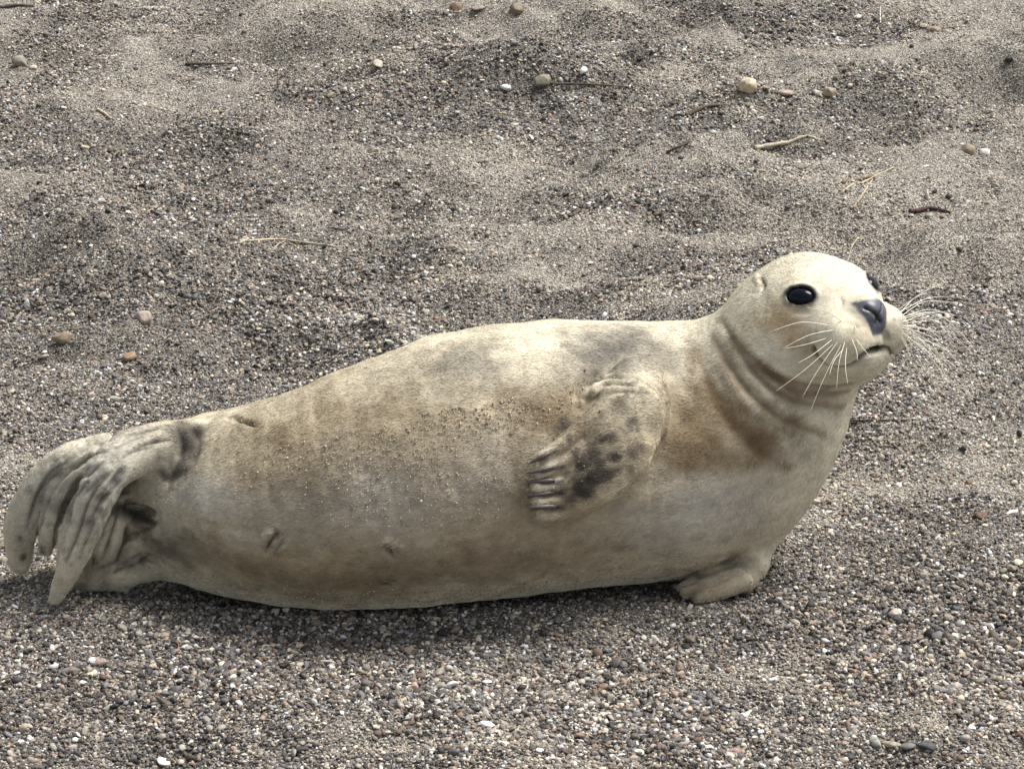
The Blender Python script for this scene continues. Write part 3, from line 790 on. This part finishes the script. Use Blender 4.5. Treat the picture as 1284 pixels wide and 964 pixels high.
for q in NOSL: near(q, .0024, srgb(14, 12, 13), 1)
# whisker roots: rows of dark dots on the pads
for s in (-1, 1):
    for r_ in range(4):
        for c_ in range(5):
            near([hp(.137 - .010 * c_ - .003 * r_, s * (.032 + .010 * c_ - .002 * r_), -.012 - .0105 * r_)], .0034, srgb(92, 74, 52), .6)
SC = np.clip(SC, 0.008, 0.8)

me = fast_mesh('seal_body', SV, SQ); me.materials.append(MAT_SKIN); set_col(me, 'col', SC)
a = me.attributes.new('bare', 'FLOAT', 'POINT'); a.data.foreach_set('value', bare.astype(np.float32))
root = bpy.data.objects.new('seal', None); link(root); root.empty_display_size = 0.1
root.location = (0, 0.05, 0)
tag(root, 'young cream and brown spotted seal lying on its side on the gravel, head raised', 'seal')
INV = Matrix.Translation((0, -0.05, 0))
def adopt(o):
    o.parent = root; o.matrix_parent_inverse = INV; return o
body = link(bpy.data.objects.new('body', me)); adopt(body)
print('coloured', time.time() - T0)

# ---- eyes, claws, whiskers
for c, nn, side, upv in EYES:
    v = np.outer(ICO3[0][:, 0], side) * .0200 + np.outer(ICO3[0][:, 1], upv) * .0142 + np.outer(ICO3[0][:, 2], nn) * .0125 + c
    adopt(mesh_obj('eye', v, ICO3[1], MAT_EYE))

def tube(path, radii, sides=6):
    path = np.asarray(path, float); V, Fc = [], []
    up0 = np.array([0.3, 0.2, 0.93])
    for i, p in enumerate(path):
        t = path[min(i + 1, len(path) - 1)] - path[max(i - 1, 0)]; t /= np.linalg.norm(t) + 1e-12
        s_ = np.cross(t, up0); s_ /= np.linalg.norm(s_); w = np.cross(s_, t)
        for k in range(sides):
            a = 2 * math.pi * k / sides; V.append(p + (s_ * math.cos(a) + w * math.sin(a)) * radii[i])
    for i in range(len(path) - 1):
        for k in range(sides):
            a, b_ = i * sides + k, i * sides + (k + 1) % sides; Fc.append((a, b_, b_ + sides, a + sides))
    Fc.append(tuple(range(sides))[::-1]); Fc.append(tuple(range((len(path) - 1) * sides, len(path) * sides)))
    return V, Fc

for (u0, v0, u1, v1) in [(690, 567, 665, 581), (695, 585, 662, 594), (696, 602, 660, 606), (694, 617, 660, 619), (698, 634, 661, 634)]:
    q = []
    for t, lf in ((0, .0005), (.35, .0018), (.7, .003), (1, .004)):
        s_, ns_ = hit(u0 + (u1 - u0) * min(t, .55), v0 + (v1 - v0) * min(t, .55))
        m_ = px2m(s_); q.append(s_ + ns_ * lf * 0.7 + np.array([(u1 - u0), 0, -(v1 - v0)]) * m_ * max(0, t - .55))
    adopt(mesh_obj('claw', *tube(spline(q, 7), np.array([.0018, .0029, .0033, .0031, .0026, .0018, .0006])), MAT_CLAW))

def whisker(base, d0, length, droop, rad=0.00042):
    pts = []; n_ = 9; d = d0 / np.linalg.norm(d0); p = np.array(base, float)
    for i in range(n_):
        pts.append(p.copy()); dd = d + droop * (i / (n_ - 1)) ; p = p + dd / np.linalg.norm(dd) * length / (n_ - 1)
    V, Fc = tube(pts, rad * np.linspace(1.1, 0.35, n_), 5)
    adopt(mesh_obj('whisker', V, Fc, MAT_WHISKER))
def whisker_px(pix, dep):                      # root on the near pad, tip held dep metres towards the viewer
    q0, n0 = hit(*pix[0]); k_ = 0
    while q0 is None: k_ += 3; q0, n0 = hit(pix[0][0], pix[0][1] + k_)
    out = [q0 - n0 * .002]
    for i, (u, v) in enumerate(pix[1:], 1):
        t = i / (len(pix) - 1); out.append(P(u, v, q0[1] - dep * t))
    pts = spline(out, 12)
    adopt(mesh_obj('whisker', *tube(pts, 0.00052 * np.linspace(1.15, 0.3 if dep > 0 else 0.6, 12), 5), MAT_WHISKER))
    return pts
NEARW = [[(1040, 407), (1005, 404), (968, 415)], [(1046, 413), (1015, 420), (983, 436)], [(1036, 424), (1010, 432), (984, 437)], [(1044, 425), (1020, 444), (1001, 455)],
         [(1046, 430), (1010, 463), (972, 491)], [(1052, 426), (1025, 465), (1006, 498)], [(1056, 430), (1035, 470), (1015, 518)], [(1060, 427), (1052, 455), (1049, 487)],
         [(1062, 436), (1060, 458), (1063, 482)], [(1068, 424), (1074, 440), (1075, 452)], [(1074, 425), (1085, 440), (1092, 448)], [(1072, 408), (1078, 418), (1088, 426)],
         [(1056, 402), (1035, 390), (1012, 386)], [(1058, 438), (1046, 452), (1040, 470)]]
NWP = [whisker_px(w, .05) for w in NEARW]
for k, w in enumerate(NWP):                    # the far side carries the same fan
    if k in (9, 10, 11): continue
    m_ = np.array([hmir(p) for p in w]); V_, F_ = tube(m_, 0.0006 * np.linspace(1.1, 0.3, 12), 5)
    adopt(mesh_obj('whisker', V_, F_, MAT_WHISKER))
for (pix, dep) in [([(1131, 396), (1160, 378), (1200, 380)], -.06), ([(1131, 400), (1176, 394), (1222, 436)], -.06), ([(1131, 410), (1170, 424), (1208, 462)], -.05), ([(1130, 414), (1158, 440), (1184, 470)], -.04), ([(1129, 418), (1145, 446), (1154, 480)], -.03), ([(1131, 398), (1165, 388), (1197, 396)], -.05), ([(1132, 402), (1172, 402), (1216, 440)], -.06), ([(1132, 408), (1165, 414), (1196, 442)], -.05), ([(1131, 412), (1160, 430), (1200, 462)], -.05), ([(1130, 416), (1150, 440), (1166, 464)], -.04), ([(1130, 392), (1145, 375), (1162, 367)], -.05), ([(1131, 404), (1168, 394), (1208, 412)], -.06), ([(1129, 420), (1140, 446), (1142, 486)], -.02),
                   ([(1063, 323), (1070, 303), (1081, 285)], .01), ([(1073, 329), (1085, 316), (1100, 308)], .01)]:
    whisker_px(pix, dep)
print('parts', time.time() - T0)

# ---- short fur
tri = np.concatenate([SQ[:, :3], SQ[:, [0, 2, 3]]])
A3, B3, C3 = SV[tri[:, 0]], SV[tri[:, 1]], SV[tri[:, 2]]
cr_ = np.cross(B3 - A3, C3 - A3); ar = np.linalg.norm(cr_, axis=1); fn = cr_ / (ar[:, None] + 1e-15)
NH = 330000
ti = rng.choice(len(tri), NH, p=ar / ar.sum()); w1, w2 = rng.random(NH), rng.random(NH); sw = w1 + w2 > 1
w1[sw], w2[sw] = 1 - w1[sw], 1 - w2[sw]; w0 = 1 - w1 - w2
hpn = A3[ti] * w0[:, None] + B3[ti] * w1[:, None] + C3[ti] * w2[:, None]
hn = fn[ti]; hc = SC[tri[ti, 0]]; hb = bare[tri[ti, 0]]
ok = (hb < 0.2) & (rng.random(NH) < 0.97); hpn, hn, hc = hpn[ok], hn[ok], hc[ok]; NH = len(hpn)
flow = np.tile(np.array([-1.0, 0.0, -0.22]), (NH, 1))
wh = (1 - sstep(.09, .16, np.linalg.norm(hpn - HC, axis=1)))[:, None]
flow = flow * (1 - wh) + (-HF * 0.9 + HU * -.15) * wh
wn_ = sstep(.22, .34, hpn[:, 0])[:, None] * (1 - wh); flow = flow * (1 - wn_) + np.array([-.55, 0, -.85]) * wn_
wf = sstep(-.5, -.56, hpn[:, 0])[:, None] * 0.8; flow = flow * (1 - wf) + np.array([-.6, -.1, -.8]) * wf
flow += 0.12 * np.stack([fbm(hpn, 14, 2, 71), fbm(hpn, 14, 2, 72), fbm(hpn, 14, 2, 73)], 1) + rng.normal(0, .16, (NH, 3))
flow -= hn * np.sum(flow * hn, 1)[:, None]; flow /= np.linalg.norm(flow, axis=1)[:, None] + 1e-9
hl = 0.0058 * np.exp(rng.normal(0, .2, NH)); face = np.linalg.norm(hpn - hp(.07, 0, -.02), axis=1)
hl *= 0.45 + 0.55 * sstep(.05, .15, face)
lift = rng.uniform(.03, .14, NH)
p0 = hpn - hn * .0006
p1 = hpn + (flow * 0.5 + hn * lift[:, None] * 0.5) * hl[:, None]
p2 = hpn + (flow * 1.0 + hn * lift[:, None] * 0.62) * hl[:, None]
cu = bpy.data.hair_curves.new('fur'); cu.add_curves([3] * NH)
pos = np.stack([p0, p1, p2], 1).reshape(-1, 3).astype(np.float32)
cu.attributes['position'].data.foreach_set('vector', pos.ravel())
ra = cu.attributes.get('radius') or cu.attributes.new('radius', 'FLOAT', 'POINT')
ra.data.foreach_set('value', np.tile(np.array([.00022, .00017, .00005], np.float32), NH))
hcol = np.clip(hc * np.exp(rng.normal(0, .24, NH))[:, None] * 1.22, 0.008, .84)
set_col(cu, 'col', hcol, 'CURVE'); cu.materials.append(MAT_FUR)
fur = link(bpy.data.objects.new('fur', cu)); adopt(fur); fur['kind'] = 'stuff'
print('fur', NH, time.time() - T0)

# ---- sand grains caught in the coat
def dist_pts(Q, q, ru, rv):
    return ((Q[:, 0] - q[0]) / ru) ** 2 + ((Q[:, 2] - q[2]) / rv) ** 2
pr = np.zeros(NH)
for (u, v, ru, rv, a) in [(560, 500, 120, 34, 1.0), (480, 560, 90, 60, .45), (620, 490, 50, 25, .8), (420, 520, 60, 30, .5), (350, 560, 80, 40, .25), (520, 620, 140, 50, .22), (700, 500, 30, 30, .3), (600, 740, 250, 14, .5),
                          (870, 745, 20, 10, .8)]:
    q = surf(u, v); s = px2m(q)
    pr = np.maximum(pr, a * np.exp(-dist_pts(hpn, q, ru * s, rv * s)) * (hn[:, 1] < 0.0) * (hn[:, 2] < 0.72))
gi_ = np.nonzero(rng.random(NH) < pr * 0.6)[0]
gv, gf, gc = [], [], []
OCT = ICO1[0][:12]; OF = ico(0)[1]; OV = ico(0)[0]
base_n = 0
for j in gi_:
    s = 0.00095 * math.exp(rng.normal(0, .35)); m_ = rng.normal(size=(3, 3)); m_, _ = np.linalg.qr(m_)
    v = (OV * (np.array([1, .75, .6]) * s)) @ m_ + hpn[j] + hn[j] * 0.0016
    gv.append(v); gf.append(OF + base_n); base_n += len(OV)
    gc.append(np.tile(np.clip(pal[rng.choice([0, 1, 4, 6, 4, 14, 14, 11])] * rng.uniform(.9, 1.35), 0, .8), (len(OV), 1)))
print('grains', len(gi_))
me = fast_mesh('sand_grains', np.concatenate(gv), np.concatenate(gf)); set_col(me, 'col', np.concatenate(gc))
MAT_GRAIN, n, l, b = new_mat('grain'); at = n.new('ShaderNodeAttribute'); at.attribute_name = 'col'
l.new(at.outputs['Color'], b.inputs['Base Color']); b.inputs['Roughness'].default_value = .6
me.materials.append(MAT_GRAIN); so = link(bpy.data.objects.new('sand_grains', me)); adopt(so); so['kind'] = 'stuff'

# ------------------------------------------------------------------ loose stones, shells and weed
STONE_M = {}
def smat(rgb, rough=0.7):
    if rgb not in STONE_M: c_ = srgb(*rgb); STONE_M[rgb] = stone_mat('stone_%d_%d_%d' % rgb, (c_ * 0.7 + c_.mean() * 0.3) * 0.92, rough, 0.35)
    return STONE_M[rgb]
def stone(name, u, v, rpx, rgb, label, cat='stone', group=None, asp=0.8, hgt=0.6, rz=None, seed=None, base=ICO2, cuts=3, tilt=0.0):
    g = ground_point(u, v); s = rpx * px2m(g); seed = int(u * 7 + v) if seed is None else seed
    r = np.random.default_rng(seed)
    vv = base[0] * (1 + 0.16 * vnoise(base[0] + seed * .37, 1.4, seed))[:, None]
    for k in range(cuts):
        nr = r.normal(size=3); nr /= np.linalg.norm(nr); d = vv @ nr; vv = vv - nr * (np.maximum(d - r.uniform(.62, .85), 0) * .9)[:, None]
    vv = vv / np.abs(vv).max(0) * np.array([1, asp, hgt]) * s
    vv[:, 2] += s * hgt * 0.22 + 0.0016
    o = mesh_obj(name, vv, base[1], smat(rgb)); o.location = g
    o.rotation_euler = (tilt, r.uniform(-.12, .12), r.uniform(0, 6.28) if rz is None else R(rz))
    return tag(o, label, cat, group)
S_ = stone
S_('stone', 25, 82, 11, (150, 143, 122), 'rounded olive grey stone with a small pale pebble touching it', hgt=.85, asp=.9)
S_('pebble', 42, 87, 6, (196, 182, 160), 'small pale pebble touching a rounded olive grey stone', 'pebble')
S_('stone', 680, 107, 12, (138, 128, 104), 'rough olive tan stone beside a dark twig', hgt=.8, base=ICO3)
S_('pebble', 634, 114, 8.5, (226, 222, 210), 'smooth white oval pebble beside the rough olive tan stone', 'pebble', asp=.62, rz=-25)
S_('shell_chip', 731, 91, 9, (228, 226, 220), 'white shell chip with an angular top behind the dark twig', 'shell', asp=.6, hgt=.5, cuts=6)
S_('pebble', 627, 177, 6, (226, 224, 216), 'tiny white pebble with a dark hollow at its side', 'pebble', asp=.6)
S_('stone', 937, 110, 14, (206, 184, 140), 'lumpy yellow tan stone on the open sand', hgt=.8, base=ICO3, cuts=7)
S_('stone', 985, 118, 12, (170, 146, 126), 'flat pinkish stone half sunk between yellow and white stones', hgt=.3)
S_('pebble', 1025, 119, 7, (214, 206, 190), 'white pebble touching an angular tan stone', 'pebble')
S_('stone', 1040, 119, 10, (168, 146, 112), 'angular tan stone with a white pebble touching it', cuts=7, hgt=.7)
S_('stone', 1170, 40, 12, (146, 122, 96), 'flat brown stone beside a small pale brown one', hgt=.4)
S_('stone', 1158, 35, 6, (172, 154, 124), 'small pale brown stone beside a flat brown one', hgt=.5)
S_('stone', 1265, 79, 8, (38, 36, 36), 'small black stone on a pale sand bank', hgt=.55, asp=.6)
S_('stone', 1075, 24, 6, (206, 200, 186), 'pale stone beside an upright straw stalk', hgt=.5)
S_('stone', 1213, 191, 11, (150, 130, 98), 'rounded brown stone beside a white snail shell', hgt=.7)
S_('shell_chip', 1235, 195, 7, (222, 214, 204), 'white snail shell beside a rounded brown stone', 'shell', hgt=.9, asp=.9)
S_('stone', 572, 13, 11, (134, 104, 76), 'reddish brown stone on the far bank with a flat pale one beside it', hgt=.75)
S_('stone', 600, 12, 9, (150, 134, 112), 'flat pale brown stone between two darker ones on far bank', hgt=.3)
S_('stone', 648, 15, 11, (128, 108, 82), 'dark tan lump of stone alone on the far bank', hgt=.7)
S_('stone', 474, 83, 12, (178, 168, 146), 'flat pale grey stone sunk in a dark hollow', hgt=.35, asp=.6)
S_('stone', 80, 428, 16, (138, 118, 88), 'largest smooth brown oval stone on the gravel behind the flippers', hgt=.6, asp=.65, rz=-15, base=ICO3)
S_('stone', 180, 404, 11, (176, 154, 136), 'pinkish triangular stone standing in the gravel', hgt=.95, cuts=6)
S_('stone', 163, 451, 11, (154, 122, 78), 'orange brown angular stone in a gravel hollow', hgt=.6, cuts=7)
S_('stone', 1166, 801, 12, (24, 24, 28), 'jet black rounded stone on the gravel', asp=.8, hgt=.75)
S_('pebble', 1234, 791, 6, (232, 228, 220), 'small white pebble beside the jet black stone', 'pebble')
S_('stone', 1098, 933, 14, (158, 160, 146), 'long pale green grey stone leaning against a cream one', asp=.45, hgt=.4, rz=-60)
S_('stone', 1118, 940, 13, (176, 166, 138), 'long cream stone in a row of four flat stones', asp=.38, hgt=.38, rz=-28)
S_('stone', 1138, 938, 11, (112, 112, 106), 'flat mid grey stone beside the long cream one', asp=.6, hgt=.4, rz=10)
S_('stone', 1162, 940, 13, (74, 74, 74), 'flat dark grey stone at the end of a stone row', asp=.6, hgt=.4, rz=0)
S_('shell_chip', 611, 910, 11, (236, 236, 232), 'large white wedge shaped shell chip lying flat on gravel', 'shell', asp=.6, hgt=.3, rz=-30, cuts=5)
S_('shell_chip', 611, 858, 6.5, (236, 236, 236), 'small bright white shell chip behind the large wedge', 'shell', asp=.8, hgt=.4)
S_('shell_chip', 206, 957, 12, (232, 228, 216), 'squarish cream white shell chip on the near gravel', 'shell', asp=.75, hgt=.35, cuts=8)
S_('shell_chip', 24, 932, 8.5, (230, 228, 220), 'square white shell chip near the flipper side gravel', 'shell', asp=.8, hgt=.4, cuts=8)
S_('stone', 380, 943, 11, (70, 70, 72), 'smooth dark slate oval stone on near gravel', asp=.6, hgt=.45, rz=5)
S_('stone', 583, 920, 7, (116, 118, 122), 'round blue grey stone beside the large white wedge shell', hgt=.6)
S_('shell_chip', 1269, 645, 9, (230, 226, 214), 'white elongated shell splinter on the gravel', 'shell', asp=.38, hgt=.35, rz=25)
S_('stone', 89, 844, 12, (126, 114, 108), 'grey brown flat oval stone below the flipper tips', asp=.5, hgt=.4, rz=8)
S_('stone', 124, 834, 14, (158, 134, 118), 'pinkish flat stone below the flipper tips', asp=.4, hgt=.25, rz=4)
S_('shell_chip', 68, 838, 8, (202, 196, 186), 'pale shell fragment in a dark hollow below flipper tips', 'shell', asp=.5, hgt=.4)
S_('stone', 920, 945, 12, (166, 128, 110), 'reddish pink flat stone on the near gravel', asp=.5, hgt=.35, rz=10)
S_('stone', 740, 855, 9, (150, 154, 156), 'thin pale blue sliver of stone', asp=.3, hgt=.3, rz=-8)
S_('stone', 738, 862, 7, (66, 70, 78), 'dark slate pebble under a pale blue sliver', asp=.7, hgt=.5)
S_('stone', 757, 863, 7.5, (142, 114, 82), 'round brown pebble beside a dark slate pebble', hgt=.6)
S_('shell_chip', 658, 813, 6, (232, 234, 236), 'bright white chip on smooth gravel below the belly', 'shell', asp=.55, hgt=.5)
S_('shell_chip', 411, 832, 10, (206, 198, 182), 'thin pale splinter of shell on gravel below the belly', 'shell', asp=.22, hgt=.25, rz=-5)
S_('stone', 1215, 607, 6, (124, 98, 68), 'small round brown pebble with a white crumb on it', hgt=.7)
S_('stone', 1230, 650, 9, (112, 80, 56), 'rusty brown pebble near the white elongated splinter', hgt=.6)
S_('stone', 1165, 273, 7, (154, 146, 128), 'grey pebble lying against dark red seaweed', hgt=.6)
S_('shell_chip', 1162, 248, 6, (206, 196, 176), 'pale upright shell shard above dark red seaweed', 'shell', asp=.35, hgt=1.4)
S_('stone', 1020, 630, 9, (196, 178, 150), 'pale tan flat stone in front of the chest', asp=.45, hgt=.3, rz=5)
S_('stone', 612, 824, 12, (116, 108, 102), 'smooth mud grey flat stone sunk in gravel below the belly', asp=.6, hgt=.2)
# chips and pebbles that nothing but their place tells apart
def scatter_set(name, n_, rgbs, rlo, rhi, label, cat, group, seed, asp=(.5, .9)):
    r = np.random.default_rng(seed); k = 0; protos = {}
    while k < n_:
        u, v = r.uniform(5, 1280), 10 + 950 * r.random() ** .8
        if 0 < u < 980 and 380 < v < 775 and not (u < 480 and v < 500): continue
        if 860 < u < 1190 and 290 < v < 770: continue
        sc = 0.5 + 0.5 * v / 964
        stone(name, u, v, r.uniform(rlo, rhi) * sc, rgbs[k % len(rgbs)], label, cat, group, asp=r.uniform(*asp), hgt=r.uniform(.35, .65), seed=seed * 1000 + k, base=ICO1, cuts=5); k += 1
scatter_set('shell_chip', 70, [(224, 220, 210), (212, 206, 192), (230, 228, 224)], 3.5, 6.0, 'tiny white shell chip lying loose among the grey gravel', 'shell', 'tiny white shell chips in the gravel', 3)
scatter_set('dark_pebble', 60, [(50, 47, 48), (62, 58, 60), (40, 38, 40)], 5, 8.5, 'small charcoal pebble lying loose among the grey gravel', 'pebble', 'small charcoal pebbles in the gravel', 4)
scatter_set('brown_pebble', 50, [(122, 92, 70), (140, 108, 82), (108, 84, 66)], 5, 8, 'small reddish brown pebble lying loose among the grey gravel', 'pebble', 'small reddish brown pebbles in the gravel', 5)
scatter_set('tan_pebble', 60, [(184, 166, 138), (168, 152, 128), (196, 182, 158)], 4.5, 7.5, 'small pale tan pebble lying loose among the grey gravel', 'pebble', 'small pale tan pebbles in the gravel', 6)

def strand(name, pix, rpx, rgb, label, cat, lift=0.004, end=0.5, sides=6):
    pts = []
    for i, (u, v) in enumerate(pix):
        p = ground_point(u, v); p[2] += lift if 0 < i < len(pix) - 1 else 0.001; pts.append(p)
    q = spline(pts, 14); s = px2m(q[0]) * rpx
    q[:, 2] = np.maximum(q[:, 2], hgrid(q[:, 0], q[:, 1]) + 0.0005)
    o0 = q[0].copy()
    V_, F_ = tube(q - o0, s * np.linspace(1, end, 14) * (1 + .2 * np.sin(np.arange(14) * 2.3)), sides)
    o = mesh_obj(name, V_, F_, smat(rgb, .8)); o.location = o0
    return tag(o, label, cat)
STRAW = (190, 172, 128)
strand('straw', [(1055, 244), (1088, 229), (1121, 211)], 1.7, STRAW, 'long straw stalk crossed by a shorter one on the sand', 'straw')
strand('straw', [(1070, 262), (1084, 243), (1095, 225)], 1.6, STRAW, 'short straw stalk crossing a longer one', 'straw')
strand('leaf_stem', [(1056, 231), (1075, 228), (1094, 222)], 2.6, (122, 98, 66), 'brown dry leaf stem behind the crossed straws', 'stem')
strand('straw', [(300, 307), (340, 303), (380, 306), (424, 312)], 1.7, (196, 180, 142), 'long pale bent straw on the gravel behind the back', 'straw')
strand('straw', [(340, 318), (352, 308), (372, 309)], 1.2, (182, 164, 120), 'short curled straw under the long pale bent one', 'straw')
strand('twig', [(233, 82), (262, 83), (294, 80)], 1.8, (72, 54, 46), 'thin dark red twig lying on pale sand', 'twig')
strand('twig', [(692, 107), (740, 108), (792, 110)], 2.0, (92, 78, 62), 'long dark twig beside the rough olive tan stone', 'twig')
strand('twig', [(0, 10), (20, 9), (42, 10)], 2.2, (58, 50, 46), 'dark twig on the far bank near rounded stone', 'twig')
strand('twig', [(836, 192), (862, 182), (884, 166)], 2.0, (84, 62, 46), 'crooked brown twig on sand hollow edge', 'twig')
strand('twig', [(503, 104), (512, 109), (522, 116)], 2.2, (166, 146, 112), 'short pale tan twig in a dark hollow', 'twig')
strand('dry_weed', [(946, 187), (985, 183), (1030, 178)], 3.4, (192, 178, 146), 'flat strip of bleached dry seaweed', 'seaweed', end=.4)
strand('dry_weed', [(860, 147), (888, 136), (916, 134)], 3.2, (92, 80, 50), 'olive dry seaweed clump strand on the sand', 'seaweed')
strand('red_weed', [(1140, 266), (1152, 268), (1166, 264), (1192, 268)], 3.6, (74, 34, 30), 'dark red seaweed strip lying on the sand', 'seaweed')
strand('straw', [(1104, 30), (1103.5, 20), (1104, 10)], 1.0, (214, 204, 176), 'thin upright pale straw stalk on far sand', 'straw')
strand('twig', [(1045, 531), (1080, 532), (1140, 530)], 1.6, (70, 58, 48), 'thin dark twig in a hollow by the whiskers', 'twig')
strand('straw', [(122, 138), (132, 146), (140, 150)], 1.8, (196, 182, 136), 'short thick yellow straw on the gravel', 'straw')
strand('straw', [(1076, 300), (1068, 312), (1064, 326)], 1.0, (206, 192, 152), 'thin straw on the gravel behind the head', 'straw')
print('done', time.time() - T0)
